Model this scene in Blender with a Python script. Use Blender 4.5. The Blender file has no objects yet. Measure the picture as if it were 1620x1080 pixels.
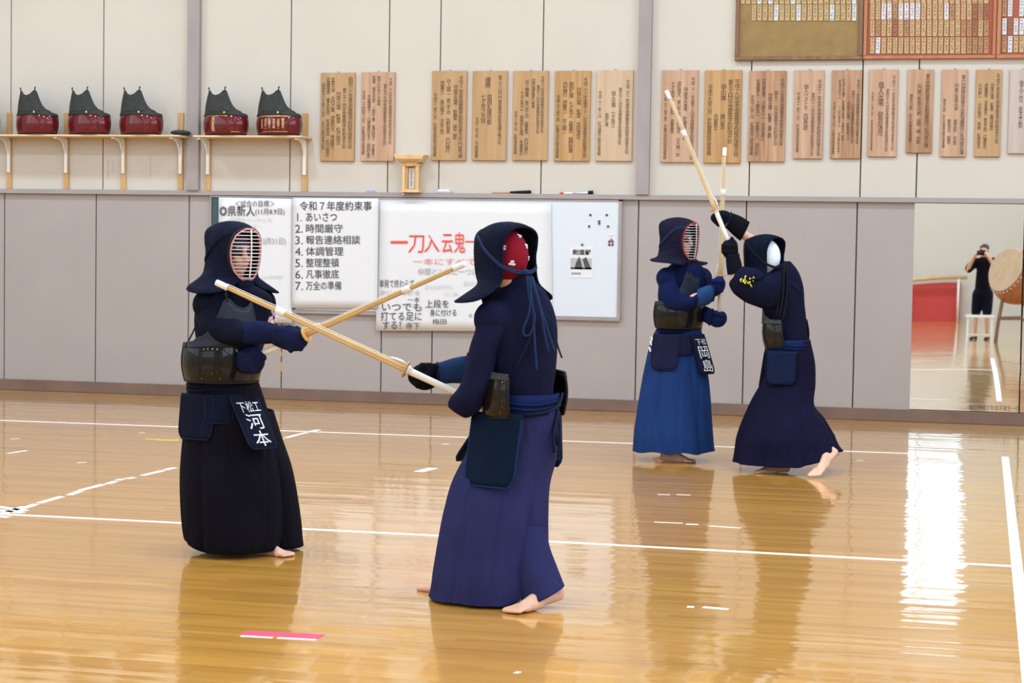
import bpy, math, random
from mathutils import Vector as V, Matrix
rnd = random.Random(7)
SC = bpy.context.scene
COL = SC.collection
# ------------------------------------------------------------------ camera
FPX, TH, PI_, RO = 3105.9, .2336, .0484, .0161
CAMH = 1.5
DW = 11.834 * CAMH                       # distance camera to the back wall (wall is the plane Y = 0)
CAM = V((0, -DW, CAMH))
_r0 = V((math.cos(TH), math.sin(TH), 0))
FW = V((-math.sin(TH) * math.cos(PI_), math.cos(TH) * math.cos(PI_), -math.sin(PI_)))
_u0 = _r0.cross(FW)
CR = _r0 * math.cos(RO) + _u0 * math.sin(RO)
CU = _u0 * math.cos(RO) - _r0 * math.sin(RO)
R = V((math.cos(TH), math.sin(TH), 0))       # level right
F = V((-math.sin(TH), math.cos(TH), 0))      # level, away from the camera
UP = V((0, 0, 1))
cd = bpy.data.cameras.new('camera'); co = bpy.data.objects.new('camera', cd); COL.objects.link(co)
cd.sensor_fit = 'HORIZONTAL'; cd.sensor_width = 36; cd.lens = 36 * FPX / 1620; cd.clip_start = .05; cd.clip_end = 200
co.matrix_world = Matrix(((CR.x, CU.x, -FW.x, CAM.x), (CR.y, CU.y, -FW.y, CAM.y), (CR.z, CU.z, -FW.z, CAM.z), (0, 0, 0, 1)))
SC.camera = co
SC.view_settings.view_transform = 'Standard'; SC.view_settings.look = 'None'
SC.view_settings.gamma = 1; SC.view_settings.use_curve_mapping = False
SC.view_settings.exposure = -1.60
SC.cycles.use_denoising = True
SC.cycles.max_bounces = 8; SC.cycles.diffuse_bounces = 4; SC.cycles.glossy_bounces = 5
SC.cycles.sample_clamp_indirect = 6
# ------------------------------------------------------------------ daylight
wd = bpy.data.worlds.new('sky'); SC.world = wd; wd.use_nodes = True
wd.node_tree.nodes['Background'].inputs[0].default_value = (.80, .90, 1, 1)
wd.node_tree.nodes['Background'].inputs[1].default_value = 5.0
YREAR, XL, XR, ZC = -30.0, -15.0, 5.2, 8.2
def area(name, loc, rot, sx, sy, power, col):
    l = bpy.data.lights.new(name, 'AREA'); l.shape = 'RECTANGLE'; l.size = sx; l.size_y = sy
    l.energy = power; l.color = col
    o = bpy.data.objects.new(name, l); COL.objects.link(o); o.location = loc; o.rotation_euler = rot
    return o
# daylight in the rear windows; side lights are added, unseen, to brighten the floor
area('rear_window_daylight', (-7.4, YREAR - .3, 5.2), (math.radians(90), 0, 0), 14.4, 4.2, 800, (.72, .94, 1.14))
area('right_added_daylight', (XR + .3, -12.5, 4.6), (math.radians(90), 0, math.radians(90)), 19, 3.6, 2300, (.68, .92, 1.18))
area('left_added_daylight', (XL - .3, -12.5, 4.6), (math.radians(90), 0, math.radians(-90)), 19, 3.6, 800, (.74, .94, 1.10))

# ------------------------------------------------------------------ projection helpers
def ray(x, y): return CR * ((x - 810) / FPX) + CU * ((540 - y) / FPX) + FW
def px(x, y, d):
    r = ray(x, y); return CAM + r * (d / r.dot(F))
def W(x, y, off=0.0):
    r = ray(x, y); return CAM + r * ((-off - CAM.y) / r.y)
def G(x, y, z=0.0):
    r = ray(x, y); return CAM + r * ((z - CAM.z) / r.z)

# ------------------------------------------------------------------ materials
MATS = {}
def nodes(name):
    m = bpy.data.materials.new(name); m.use_nodes = True; MATS[name] = m
    nt = m.node_tree; b = nt.nodes['Principled BSDF']
    return m, nt, b
def mat(name, col, rough=.5, metal=0, coat=0, bump=0, scale=200, var=0, vscale=6, spec=.5, sheen=0, stretch=(1, 1, 1), crough=.08):
    m, nt, b = nodes(name)
    b.inputs['Base Color'].default_value = (*col, 1); b.inputs['Roughness'].default_value = rough
    b.inputs['Metallic'].default_value = metal; b.inputs['Coat Weight'].default_value = coat
    b.inputs['Coat Roughness'].default_value = crough
    b.inputs['Specular IOR Level'].default_value = spec; b.inputs['Sheen Weight'].default_value = sheen
    if bump or var:
        tc = nt.nodes.new('ShaderNodeTexCoord'); mp = nt.nodes.new('ShaderNodeMapping')
        mp.inputs['Scale'].default_value = stretch; nt.links.new(tc.outputs['Object'], mp.inputs[0])
    if bump:
        n = nt.nodes.new('ShaderNodeTexNoise'); n.inputs['Scale'].default_value = scale; n.inputs['Detail'].default_value = 3
        nt.links.new(mp.outputs[0], n.inputs['Vector'])
        bp = nt.nodes.new('ShaderNodeBump'); bp.inputs['Strength'].default_value = bump; bp.inputs['Distance'].default_value = .002
        nt.links.new(n.outputs[0], bp.inputs['Height']); nt.links.new(bp.outputs[0], b.inputs['Normal'])
    if var:
        n = nt.nodes.new('ShaderNodeTexNoise'); n.inputs['Scale'].default_value = vscale; n.inputs['Detail'].default_value = 4
        nt.links.new(mp.outputs[0], n.inputs['Vector'])
        cr = nt.nodes.new('ShaderNodeValToRGB'); e = cr.color_ramp.elements
        e[0].position = .3; e[1].position = .7
        e[0].color = (*[max(0, c * (1 - var)) for c in col], 1); e[1].color = (*[min(1, c * (1 + var)) for c in col], 1)
        nt.links.new(n.outputs[0], cr.inputs[0]); nt.links.new(cr.outputs[0], b.inputs['Base Color'])
    return m
def s2l(r, g, b):
    f = lambda c: (c / 255 / 12.92) if c < 10 else ((c / 255 + .055) / 1.055) ** 2.4
    return (f(r), f(g), f(b))
def wood(name, c0, c1, scale=14, rough=.55, along='Z'):
    m, nt, b = nodes(name)
    tc = nt.nodes.new('ShaderNodeTexCoord'); mp = nt.nodes.new('ShaderNodeMapping')
    mp.inputs['Scale'].default_value = {'Z': (1, 1, .06), 'X': (.06, 1, 1)}[along]
    oi = nt.nodes.new('ShaderNodeObjectInfo')
    ad = nt.nodes.new('ShaderNodeVectorMath'); ad.operation = 'ADD'
    nt.links.new(tc.outputs['Object'], mp.inputs[0]); nt.links.new(mp.outputs[0], ad.inputs[0])
    nt.links.new(oi.outputs['Random'], ad.inputs[1])
    n = nt.nodes.new('ShaderNodeTexNoise'); n.inputs['Scale'].default_value = scale; n.inputs['Detail'].default_value = 6
    n.inputs['Distortion'].default_value = .6
    nt.links.new(ad.outputs[0], n.inputs['Vector'])
    cr = nt.nodes.new('ShaderNodeValToRGB'); e = cr.color_ramp.elements
    e[0].position = .32; e[1].position = .68; e[0].color = (*c0, 1); e[1].color = (*c1, 1)
    nt.links.new(n.outputs[0], cr.inputs[0]); nt.links.new(cr.outputs[0], b.inputs['Base Color'])
    b.inputs['Roughness'].default_value = rough
    return m

def floor_material():
    m, nt, b = nodes('floor_wood')
    N = nt.nodes.new; L = nt.links.new
    def math_(op, a, bb=None):
        n = N('ShaderNodeMath'); n.operation = op
        for i, v in enumerate((a, bb)):
            if v is None: continue
            if isinstance(v, (int, float)): n.inputs[i].default_value = v
            else: L(v, n.inputs[i])
        return n.outputs[0]
    geo = N('ShaderNodeNewGeometry'); sp = N('ShaderNodeSeparateXYZ'); L(geo.outputs['Position'], sp.inputs[0])
    row = math_('FLOOR', math_('DIVIDE', sp.outputs['Y'], .057))
    wn = N('ShaderNodeTexWhiteNoise'); wn.noise_dimensions = '1D'; L(row, wn.inputs['W'])
    shift = math_('MULTIPLY', wn.outputs['Value'], 1.8)
    colid = math_('FLOOR', math_('DIVIDE', math_('ADD', sp.outputs['X'], shift), 1.8))
    cb = N('ShaderNodeCombineXYZ'); L(row, cb.inputs[0]); L(colid, cb.inputs[1])
    w2 = N('ShaderNodeTexWhiteNoise'); w2.noise_dimensions = '2D'; L(cb.outputs[0], w2.inputs['Vector'])
    # grain
    mp = N('ShaderNodeMapping'); mp.inputs['Scale'].default_value = (1.3, 26, 1); L(geo.outputs['Position'], mp.inputs[0])
    ad = N('ShaderNodeVectorMath'); ad.operation = 'ADD'; L(mp.outputs[0], ad.inputs[0]); L(w2.outputs['Color'], ad.inputs[1])
    ng = N('ShaderNodeTexNoise'); ng.inputs['Scale'].default_value = 1.6; ng.inputs['Detail'].default_value = 6; L(ad.outputs[0], ng.inputs['Vector'])
    fac = math_('ADD', math_('MULTIPLY', ng.outputs[0], .75), math_('MULTIPLY', w2.outputs['Value'], .30))
    cr = N('ShaderNodeValToRGB'); e = cr.color_ramp.elements
    e[0].position = .25; e[0].color = (*FLOOR_C0, 1); e[1].position = .85; e[1].color = (*FLOOR_C1, 1)
    L(fac, cr.inputs[0]); L(cr.outputs[0], b.inputs['Base Color'])
    b.inputs['Roughness'].default_value = .3; b.inputs['Specular IOR Level'].default_value = .12
    b.inputs['Coat Weight'].default_value = 1; b.inputs['Coat Roughness'].default_value = .055; b.inputs['Coat IOR'].default_value = 1.36
    # every strip lies a hair out of level, and the varnish is finely rippled along the strips
    n2 = N('ShaderNodeTexNoise'); n2.inputs['Scale'].default_value = 1; n2.inputs['Detail'].default_value = 2
    mp2 = N('ShaderNodeMapping'); mp2.inputs['Scale'].default_value = (2.2, 30, 1); L(geo.outputs['Position'], mp2.inputs[0]); L(mp2.outputs[0], n2.inputs['Vector'])
    s1 = N('ShaderNodeSeparateColor'); L(w2.outputs['Color'], s1.inputs[0]); s2 = N('ShaderNodeSeparateColor'); L(n2.outputs['Color'], s2.inputs[0])
    def tilt(a, bb, ka, kb): return math_('ADD', math_('MULTIPLY', math_('SUBTRACT', a, .5), ka), math_('MULTIPLY', math_('SUBTRACT', bb, .5), kb))
    nx = tilt(s1.outputs[0], s2.outputs[0], .024, .026); ny = tilt(s1.outputs[1], s2.outputs[1], .014, .044)
    cn = N('ShaderNodeCombineXYZ'); L(nx, cn.inputs[0]); L(ny, cn.inputs[1]); cn.inputs[2].default_value = 1
    nn = N('ShaderNodeVectorMath'); nn.operation = 'NORMALIZE'; L(cn.outputs[0], nn.inputs[0])
    L(nn.outputs[0], b.inputs['Normal']); L(nn.outputs[0], b.inputs['Coat Normal'])
    return m
FLOOR_C0, FLOOR_C1 = (.44, .200, .030), (.66, .340, .068)
floor_material()
mat('cream', (.56, .510, .452), .6, var=.03, vscale=1.2)
mat('mauve_panel', (.365, .318, .306), .45, var=.035, vscale=1.5)
mat('mauve', (.32, .275, .275), .5, var=.10, vscale=5, stretch=(1, 1, .3))
mat('ledge_mauve', (.34, .29, .285), .5, var=.05, vscale=3)
mat('baseboard', (.17, .105, .08), .45, var=.15, vscale=3)
mat('gap', (.03, .022, .02), .8)
mat('ceiling_white', (.75, .74, .70), .8)
mat('plain_wall', (.62, .61, .57), .7)
mat('frame_grey', (.25, .25, .26), .5)
mat('tape_white', (.82, .82, .84), .5)
mat('tape_yellow', (.85, .62, .04), .5)
mat('tape_pink', (.80, .05, .14), .5)
mat('paper', (.70, .70, .73), .6)
mat('whiteboard', (.64, .68, .75), .25)
mat('chalk_green', (.03, .075, .085), .5)
mat('ink', (.07, .065, .07), .7)
mat('ink_board', (.055, .032, .018), .7)
mat('ink_soft', (.42, .42, .45), .7)
mat('ink_faint', (.60, .61, .65), .7)
mat('ink_red', (.80, .07, .05), .6)
mat('ink_pink', (.75, .25, .27), .6)
mat('gold', (.80, .50, .20), .35, metal=.4)
mat('white_enamel', (.80, .80, .80), .35)
wood('pine', (.62, .40, .20), (.74, .52, .29))
wood('shelf_wood', (.62, .43, .25), (.74, .56, .35), along='X')
wood('batten_wood', (.48, .27, .10), (.60, .37, .16))
BW = {'tan': ((.48, .28, .125), (.58, .355, .175)), 'pale': ((.58, .40, .25), (.68, .49, .33)), 'rose': ((.50, .285, .175), (.66, .42, .28)),
      'gold': ((.45, .23, .075), (.62, .37, .16)), 'brown': ((.36, .165, .075), (.62, .38, .23)), 'grey': ((.52, .42, .37), (.62, .52, .46)), 'straw': ((.50, .31, .15), (.60, .39, .20))}
for k, (a, c) in BW.items(): wood('board_' + k, tuple(q * .82 for q in a), tuple(q * .82 for q in c), scale=16)
mat('olive', (.26, .165, .055), .7, bump=.3, scale=400, var=.12, vscale=9)
wood('frame_brown', (.17, .085, .045), (.25, .13, .075))
wood('frame_red', (.36, .13, .06), (.46, .19, .09))
mat('red_back', (.34, .075, .035), .6)
mat('plaque_straw', (.47, .33, .165), .6); mat('plaque_white', (.58, .58, .60), .6); mat('plaque_tan', (.36, .21, .10), .6); mat('plaque_red', (.28, .115, .055), .6)
mat('mat_red', (.55, .05, .045), .6)
mat('lacquer_red', (.115, .005, .008), .35, coat=.7, crough=.06, spec=.1)
mat('lacquer_black', (.007, .006, .006), .4, coat=.45, crough=.06, spec=.05)
mat('lacquer_brown', (.012, .008, .006), .4, coat=.45, crough=.06, spec=.05)
mat('leather_grey', (.040, .043, .044), .65, spec=.15, bump=.4, scale=260, var=.2, vscale=30)
mat('leather_dark', (.012, .011, .013), .6, bump=.3, scale=200, spec=.15)
mat('cord_navy', (.008, .011, .032), .8, spec=.1)
mat('cord_blue', (.014, .028, .082), .8, spec=.1)
mat('cord_dark', (.009, .008, .016), .8, spec=.1)
def cloth(name, col, var=.12):
    m = mat(name, tuple(c / 1.2 for c in s2l(*col)), .85, bump=.35, scale=420, var=var, vscale=5, spec=.06)
    nt = m.node_tree; b = nt.nodes['Principled BSDF']; bp = b.inputs['Normal'].links[0].from_node
    tc = nt.nodes.new('ShaderNodeTexCoord'); n = nt.nodes.new('ShaderNodeTexNoise'); n.inputs['Scale'].default_value = 9; n.inputs['Detail'].default_value = 1.5; n.inputs['Distortion'].default_value = .8
    mp = nt.nodes.new('ShaderNodeMapping'); mp.inputs['Scale'].default_value = (1.3, 1.3, .35); nt.links.new(tc.outputs['Object'], mp.inputs[0]); nt.links.new(mp.outputs[0], n.inputs['Vector'])
    b2 = nt.nodes.new('ShaderNodeBump'); b2.inputs['Strength'].default_value = .55; b2.inputs['Distance'].default_value = .03
    nt.links.new(n.outputs[0], b2.inputs['Height']); nt.links.new(b2.outputs[0], bp.inputs['Normal'])
    return m
for _k, _c in dict(jacket_A=(20, 22, 39), hakama_A=(19, 17, 27), pad_A=(21, 25, 45), kote_A=(25, 31, 64), jacket_B=(24, 26, 53), hakama_B=(46, 47, 90), pad_B=(17, 23, 42), kote_B=(28, 50, 88), flap_B=(15, 29, 50),
                   jacket_C=(21, 31, 72), hakama_C=(31, 57, 110), pad_C=(30, 28, 50), kote_C=(27, 37, 90), cuff_C=(42, 76, 128), flap_C=(30, 31, 60), jacket_D=(20, 22, 46), hakama_D=(21, 19, 44), pad_D=(13, 21, 40), kote_D=(17, 18, 27), flap_D=(25, 35, 66), belt_blue=(24, 36, 78)).items(): cloth(_k, _c)
mat('chest_navy', (.014, .019, .034), .5, spec=.2, bump=.3, scale=200)
mat('skin', (.66, .38, .27), .5, var=.05, vscale=12)
mat('skin_foot', (.66, .36, .26), .5, var=.08, vscale=10)
mat('hair', (.012, .010, .010), .5)
mat('eye_dark', (.015, .01, .01), .3)
mat('lip', (.50, .17, .14), .5)
mat('bar_white', (.78, .70, .70), .3, metal=.15); mat('bar_silver', (.66, .68, .72), .28, metal=.5)
mat('rim_red', (.42, .020, .045), .4); mat('rim_pink', (.62, .25, .28), .45)
mat('towel_red', (.21, .006, .018), .8, bump=.5, scale=40, spec=.1); mat('towel_white', (.70, .76, .86), .8); mat('towel_navy', (.02, .022, .05), .8)
mat('bamboo', (.58, .375, .16), .42, var=.10, vscale=9); mat('bamboo_pale', (.60, .45, .25), .42, var=.08, vscale=9)
mat('leather_white', (.78, .77, .74), .5); mat('guard', (.60, .32, .10), .4)
mat('embroid_yellow', (.80, .78, .04), .6); mat('embroid_pink', (.60, .38, .62), .6)
m_, nt_, b_ = nodes('mirror_glass')
b_.inputs['Base Color'].default_value = (.86, .88, .86, 1); b_.inputs['Metallic'].default_value = 1; b_.inputs['Roughness'].default_value = .012
_tc = nt_.nodes.new('ShaderNodeTexCoord'); _n = nt_.nodes.new('ShaderNodeTexNoise'); _n.inputs['Scale'].default_value = 1.1; _n.inputs['Detail'].default_value = 0
_bp = nt_.nodes.new('ShaderNodeBump'); _bp.inputs['Strength'].default_value = .5; _bp.inputs['Distance'].default_value = .006
nt_.links.new(_tc.outputs['Object'], _n.inputs['Vector']); nt_.links.new(_n.outputs[0], _bp.inputs['Height']); nt_.links.new(_bp.outputs[0], b_.inputs['Normal'])

# ------------------------------------------------------------------ object helpers
def tag(o, label=None, cat=None, group=None, kind=None):
    if label: o['label'] = label
    if cat: o['category'] = cat
    if group: o['group'] = group
    if kind: o['kind'] = kind
    return o
def empty(name, loc):
    o = bpy.data.objects.new(name, None); COL.objects.link(o); o.location = loc; o.empty_display_size = .1
    return o
def root_loc(o):
    l = V((0, 0, 0))
    while o is not None: l += V(o.location); o = o.parent
    return l
def obj(name, vf, m, parent=None, smooth=False, origin=None):
    """one mesh object; vf = (verts in world coordinates, faces)"""
    vs, fs = vf
    base = root_loc(parent) if parent else V((0, 0, 0))
    org = V(origin) if origin is not None else (base if parent else sum((V(v) for v in vs), V()) / max(1, len(vs)))
    if not fs: raise ValueError(name)
    me = bpy.data.meshes.new(name); me.from_pydata([tuple(V(v) - org) for v in vs], [], fs); me.update()
    if isinstance(m, str): me.materials.append(MATS[m])
    else:
        for k in m: me.materials.append(MATS[k])
    if smooth: me.polygons.foreach_set('use_smooth', [True] * len(me.polygons))
    o = bpy.data.objects.new(name, me); COL.objects.link(o)
    o.parent = parent; o.location = org - base
    if name in ('lettering', 'embroidery', 'scratch', 'smudge'): o['kind'] = 'stuff'
    return o
def join(*parts):
    vs, fs = [], []
    for v, f in parts:
        k = len(vs); vs += [V(p) for p in v]; fs += [[i + k for i in q] for q in f]
    return vs, fs
def xf(vf, M): return [M @ V(v) for v in vf[0]], vf[1]
def box(x0, x1, y0, y1, z0, z1, bev=0):
    if bev <= 0:
        vs = [V((x, y, z)) for x in (x0, x1) for y in (y0, y1) for z in (z0, z1)]
        return vs, [(0, 1, 3, 2), (4, 6, 7, 5), (0, 4, 5, 1), (2, 3, 7, 6), (0, 2, 6, 4), (1, 5, 7, 3)]
    b = min(bev, abs(x1 - x0) / 3, abs(z1 - z0) / 3)
    # front edges (towards -Y) chamfered
    back = [(x0, y1, z0), (x1, y1, z0), (x1, y1, z1), (x0, y1, z1)]
    mid = [(x0, y0 + b, z0), (x1, y0 + b, z0), (x1, y0 + b, z1), (x0, y0 + b, z1)]
    fr = [(x0 + b, y0, z0 + b), (x1 - b, y0, z0 + b), (x1 - b, y0, z1 - b), (x0 + b, y0, z1 - b)]
    fs = [(3, 2, 1, 0)] + [(i, (i + 1) % 4, 4 + (i + 1) % 4, 4 + i) for i in range(4)]
    fs += [(4 + i, 4 + (i + 1) % 4, 8 + (i + 1) % 4, 8 + i) for i in range(4)] + [(8, 9, 10, 11)]
    return [V(p) for p in back + mid + fr], fs
def frame(d):
    d = V(d).normalized(); a = V((0, 0, 1)) if abs(d.z) < .9 else V((1, 0, 0))
    u = a.cross(d).normalized(); return u, d.cross(u)
def tube(pts, r, n=8, closed=False, cap=True):
    pts = [V(p) for p in pts]; m = len(pts); rs = r if isinstance(r, (list, tuple)) else [r] * m
    vs, fs = [], []; u = None
    for i, p in enumerate(pts):
        a = pts[(i - 1) % m] if (closed or i > 0) else p; c = pts[(i + 1) % m] if (closed or i < m - 1) else p
        d = (c - a).normalized() if (c - a).length > 1e-9 else V((0, 0, 1))
        if u is None: u, w = frame(d)
        else:
            u = (u - d * u.dot(d)).normalized(); w = d.cross(u)
        for k in range(n):
            t = 2 * math.pi * k / n; vs.append(p + (u * math.cos(t) + w * math.sin(t)) * rs[i])
    for i in range(m if closed else m - 1):
        for k in range(n):
            a = i * n; b = ((i + 1) % m) * n
            fs.append((a + k, a + (k + 1) % n, b + (k + 1) % n, b + k))
    if cap and not closed:
        fs.append(tuple(reversed(range(n)))); fs.append(tuple(range((m - 1) * n, m * n)))
    return vs, fs
def spline(pts, n):
    """Catmull-Rom through lists of numbers"""
    P = [list(p) for p in pts]; out = []
    m = len(P)
    for i in range(m - 1):
        p0 = P[max(0, i - 1)]; p1 = P[i]; p2 = P[i + 1]; p3 = P[min(m - 1, i + 2)]
        for k in range(n):
            t = k / n
            out.append([.5 * (2 * b + (c - a) * t + (2 * a - 5 * b + 4 * c - d) * t * t + (3 * b - a - 3 * c + d) * t ** 3) for a, b, c, d in zip(p0, p1, p2, p3)])
    out.append(P[-1]); return out
def ellipsoid(c, ax, ay, az, n=16, m=10):
    c = V(c); vs = [c + az]; fs = []
    for i in range(1, m):
        t = math.pi * i / m
        for k in range(n):
            p = 2 * math.pi * k / n; vs.append(c + az * math.cos(t) + ax * (math.sin(t) * math.cos(p)) + ay * (math.sin(t) * math.sin(p)))
    vs.append(c - az)
    for k in range(n): fs.append((0, 1 + k, 1 + (k + 1) % n))
    for i in range(m - 2):
        for k in range(n):
            a = 1 + i * n; fs.append((a + k, a + n + k, a + n + (k + 1) % n, a + (k + 1) % n))
    a = 1 + (m - 2) * n; e = len(vs) - 1
    for k in range(n): fs.append((a + (k + 1) % n, a + k, e))
    # keep faces pointing outwards
    if ax.cross(ay).dot(az) < 0: fs = [tuple(reversed(f)) for f in fs]
    return vs, fs
def ball(c, r, n=12): return ellipsoid(c, V((r, 0, 0)), V((0, r, 0)), V((0, 0, r)), n, max(6, n * 2 // 3))
def capsule(p, r0, q, r1, n=14):
    p, q = V(p), V(q); d = (q - p); L = max(d.length, 1e-4); d = d / L
    pts, rs = [], []
    for k in range(5):
        t = math.pi / 2 * (k / 4); pts.append(p - d * r0 * math.cos(t)); rs.append(max(1e-4, r0 * math.sin(t)))
    for k in range(5):
        t = math.pi / 2 * (k / 4); pts.append(q + d * r1 * math.sin(t)); rs.append(max(1e-4, r1 * math.cos(t)))
    return tube(pts, rs, n)
def remeshed(name, vf, m, parent, voxel=.012, smooth=6):
    """fuse overlapping closed pieces into one continuous skin"""
    o = obj(name, vf, m, None, origin=(0, 0, 0))
    a = o.modifiers.new('r', 'REMESH'); a.mode = 'VOXEL'; a.voxel_size = voxel
    s = o.modifiers.new('s', 'SMOOTH'); s.factor = .5; s.iterations = smooth
    dg = bpy.context.evaluated_depsgraph_get(); dg.update()
    me = bpy.data.meshes.new_from_object(o.evaluated_get(dg), depsgraph=dg)
    old = o.data; bpy.data.objects.remove(o); bpy.data.meshes.remove(old)
    base = root_loc(parent) if parent else V((0, 0, 0))
    me.transform(Matrix.Translation(-base)); me.name = name
    me.materials.clear(); me.materials.append(MATS[m])
    me.polygons.foreach_set('use_smooth', [True] * len(me.polygons))
    o = bpy.data.objects.new(name, me); COL.objects.link(o); o.parent = parent
    return o
def sheet(grid, thick, closed_u=False):
    """grid[i][j] of points -> a slab of given thickness (both faces and the rim)"""
    ni, nj = len(grid), len(grid[0]); nrm = []
    for i in range(ni):
        row = []
        for j in range(nj):
            a = grid[min(i + 1, ni - 1)][j] - grid[max(i - 1, 0)][j]; b = grid[i][min(j + 1, nj - 1)] - grid[i][max(j - 1, 0)]
            n = a.cross(b); row.append(n.normalized() if n.length > 1e-12 else V((0, 0, 1)))
        nrm.append(row)
    vs = [grid[i][j] + nrm[i][j] * thick / 2 for i in range(ni) for j in range(nj)] + [grid[i][j] - nrm[i][j] * thick / 2 for i in range(ni) for j in range(nj)]
    k = ni * nj; fs = []
    for i in range(ni - 1):
        for j in range(nj - 1):
            a, b, c, d = i * nj + j, (i + 1) * nj + j, (i + 1) * nj + j + 1, i * nj + j + 1
            fs.append((a, b, c, d)); fs.append((k + d, k + c, k + b, k + a))
    for i in range(ni - 1):
        a, b = i * nj, (i + 1) * nj; fs.append((b, a, k + a, k + b)); a, b = a + nj - 1, b + nj - 1; fs.append((a, b, k + b, k + a))
    for j in range(nj - 1):
        a, b = j, j + 1; fs.append((a, b, k + b, k + a)); a, b = (ni - 1) * nj + j, (ni - 1) * nj + j + 1; fs.append((b, a, k + a, k + b))
    return vs, fs

# ------------------------------------------------------------------ lettering
_cache = {}
def glyphs(text, vertical=False, bold=0.0):
    """flat outline mesh of a text, normalised to 0..1 in both directions (x right, y up)"""
    key = (text, vertical, bold)
    if key in _cache: return _cache[key]
    c = bpy.data.curves.new('t', 'FONT'); c.body = '\n'.join(text) if vertical else text
    c.align_x = 'CENTER' if vertical else 'LEFT'; c.space_line = .82; c.resolution_u = 2; c.offset = bold
    o = bpy.data.objects.new('t', c); COL.objects.link(o)
    dg = bpy.context.evaluated_depsgraph_get(); dg.update()
    me = bpy.data.meshes.new_from_object(o.evaluated_get(dg), depsgraph=dg)
    vs = [tuple(v.co) for v in me.vertices]; fs = [tuple(p.vertices) for p in me.polygons]
    bpy.data.objects.remove(o); bpy.data.curves.remove(c); bpy.data.meshes.remove(me)
    if not vs: _cache[key] = ([], []); return _cache[key]
    xs = [v[0] for v in vs]; ys = [v[1] for v in vs]
    a, b, e, g = min(xs), max(xs), min(ys), max(ys)
    res = [((v[0] - a) / max(b - a, 1e-6), (v[1] - e) / max(g - e, 1e-6)) for v in vs], fs
    _cache[key] = res; return res
def text_on(text, o, ux, uz, vertical=False, bold=0.0):
    """text in the parallelogram with lower-left corner o and edge vectors ux, uz"""
    g, f = glyphs(text, vertical, bold)
    return [V(o) + ux * x + uz * y for x, y in g], f
# ================================================================== the room
def struct(name, vf, m, parent=None, label=None, smooth=False):
    o = obj(name, vf, m, parent, smooth)
    if parent is None: o['kind'] = 'structure'
    if label: o['label'] = label
    return o
struct('floor', box(XL - .3, XR + .3, YREAR - .3, .3, -.2, 0), 'floor_wood', label='glossy honey coloured wooden strip floor')
struct('ceiling', box(XL - .3, XR + .3, YREAR - .3, .3, ZC, ZC + .2), 'ceiling_white', label='pale ceiling of the training hall')
wall = struct('wall_back', box(XL, XR, .02, .3, 0, ZC), 'gap', label='long panelled wall, cream above and mauve grey below')
def holed_wall(name, along, at0, at1, lo, hi, z0, z1, holes, label):
    parts = []
    def bx(a, b, c, d):
        if b - a < 1e-4 or d - c < 1e-4: return
        parts.append(box(a, b, at0, at1, c, d) if along == 'X' else box(at0, at1, a, b, c, d))
    bx(lo, hi, 0, z0); bx(lo, hi, z1, ZC); e = lo
    for a, b in holes: bx(e, a, z0, z1); e = b
    bx(e, hi, z0, z1)
    return struct(name, join(*parts), 'plain_wall', label=label)
rear_holes = [(-14.5 + i * 2.42, -14.5 + i * 2.42 + 2.2) for i in range(6)]
holed_wall('wall_rear', 'X', YREAR - .3, YREAR, XL, XR, 3.1, 7.3, rear_holes, 'far end wall with tall windows')
right_holes = [(-22 + i * 3.2, -22 + i * 3.2 + 2.9) for i in range(6)]  # unseen openings added in both side walls to let in fill daylight
holed_wall('wall_right', 'Y', XR, XR + .3, YREAR, .3, 2.8, 6.4, right_holes, 'side wall with added unseen windows')
holed_wall('wall_left', 'Y', XL - .3, XL, YREAR, .3, 2.8, 6.4, right_holes, 'cream side wall with added unseen windows')
wn = 0
for a, b in rear_holes:
    wn += 1; fr = [box(x - .03, x + .03, YREAR - .16, YREAR - .1, 3.1, 7.3) for x in (a + .03, (a + b) / 2, b - .03)] + [box(a, b, YREAR - .16, YREAR - .1, z - .03, z + .03) for z in (3.13, 5.2, 7.27)]
    struct('window_%d' % wn, join(*fr), 'frame_grey', label='tall divided window')
for a, b in right_holes:  # frames for the added side windows, left and right
    wn += 1; fr = [box(XR + .1, XR + .16, y - .03, y + .03, 2.8, 6.4) for y in (a + .03, (a + b) / 2, b - .03)] + [box(XR + .1, XR + .16, a, b, z - .03, z + .03) for z in (2.83, 6.37)]
    struct('window_%d' % wn, join(*fr), 'frame_grey', label='wide unseen side window added for light')
    wn += 1; struct('window_%d' % wn, xf(join(*fr), Matrix.Translation((XL - XR - .26, 0, 0))), 'frame_grey', label='wide unseen side window added for light')
# ---- wall panels, each a board of its own with an open joint
ZL = W(810, 314).z                                 # underside of the ledge
ZBASE = W(590, 618.6).z
upper = [W(x, 200).x for x in (17, 163, 305, 459, 614, 695, 857, 1018, 1187, 1363, 1452)]
lower = [W(x, 420).x for x in (6.8, 151.5, 298.5, 446.5, 604.5, 685, 846, 1008.5, 1179, 1354)]
MX0, MX1 = W(1441.5, 490).x, W(1617, 490).x       # the mirror
def extend(xs):
    w = .97; a = list(xs)
    while a[0] > XL + w: a.insert(0, a[0] - w)
    while a[-1] < XR - w: a.append(a[-1] + w)
    return [XL] + a + [XR]
g = .005
us = extend(upper)
for a, b in zip(us, us[1:]): obj('panel', box(a + g, b - g, 0, .02, ZL, ZC, .003), 'cream', wall)
ls = [x for x in extend(lower + [MX0]) if not (MX0 < x)] + [MX0]
for a, b in zip(ls, ls[1:]): obj('panel', box(a + g, b - g, 0, .02, ZBASE - .02, ZL, .003), 'mauve_panel', wall)
zt = W(810, 307, .05).z
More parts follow.
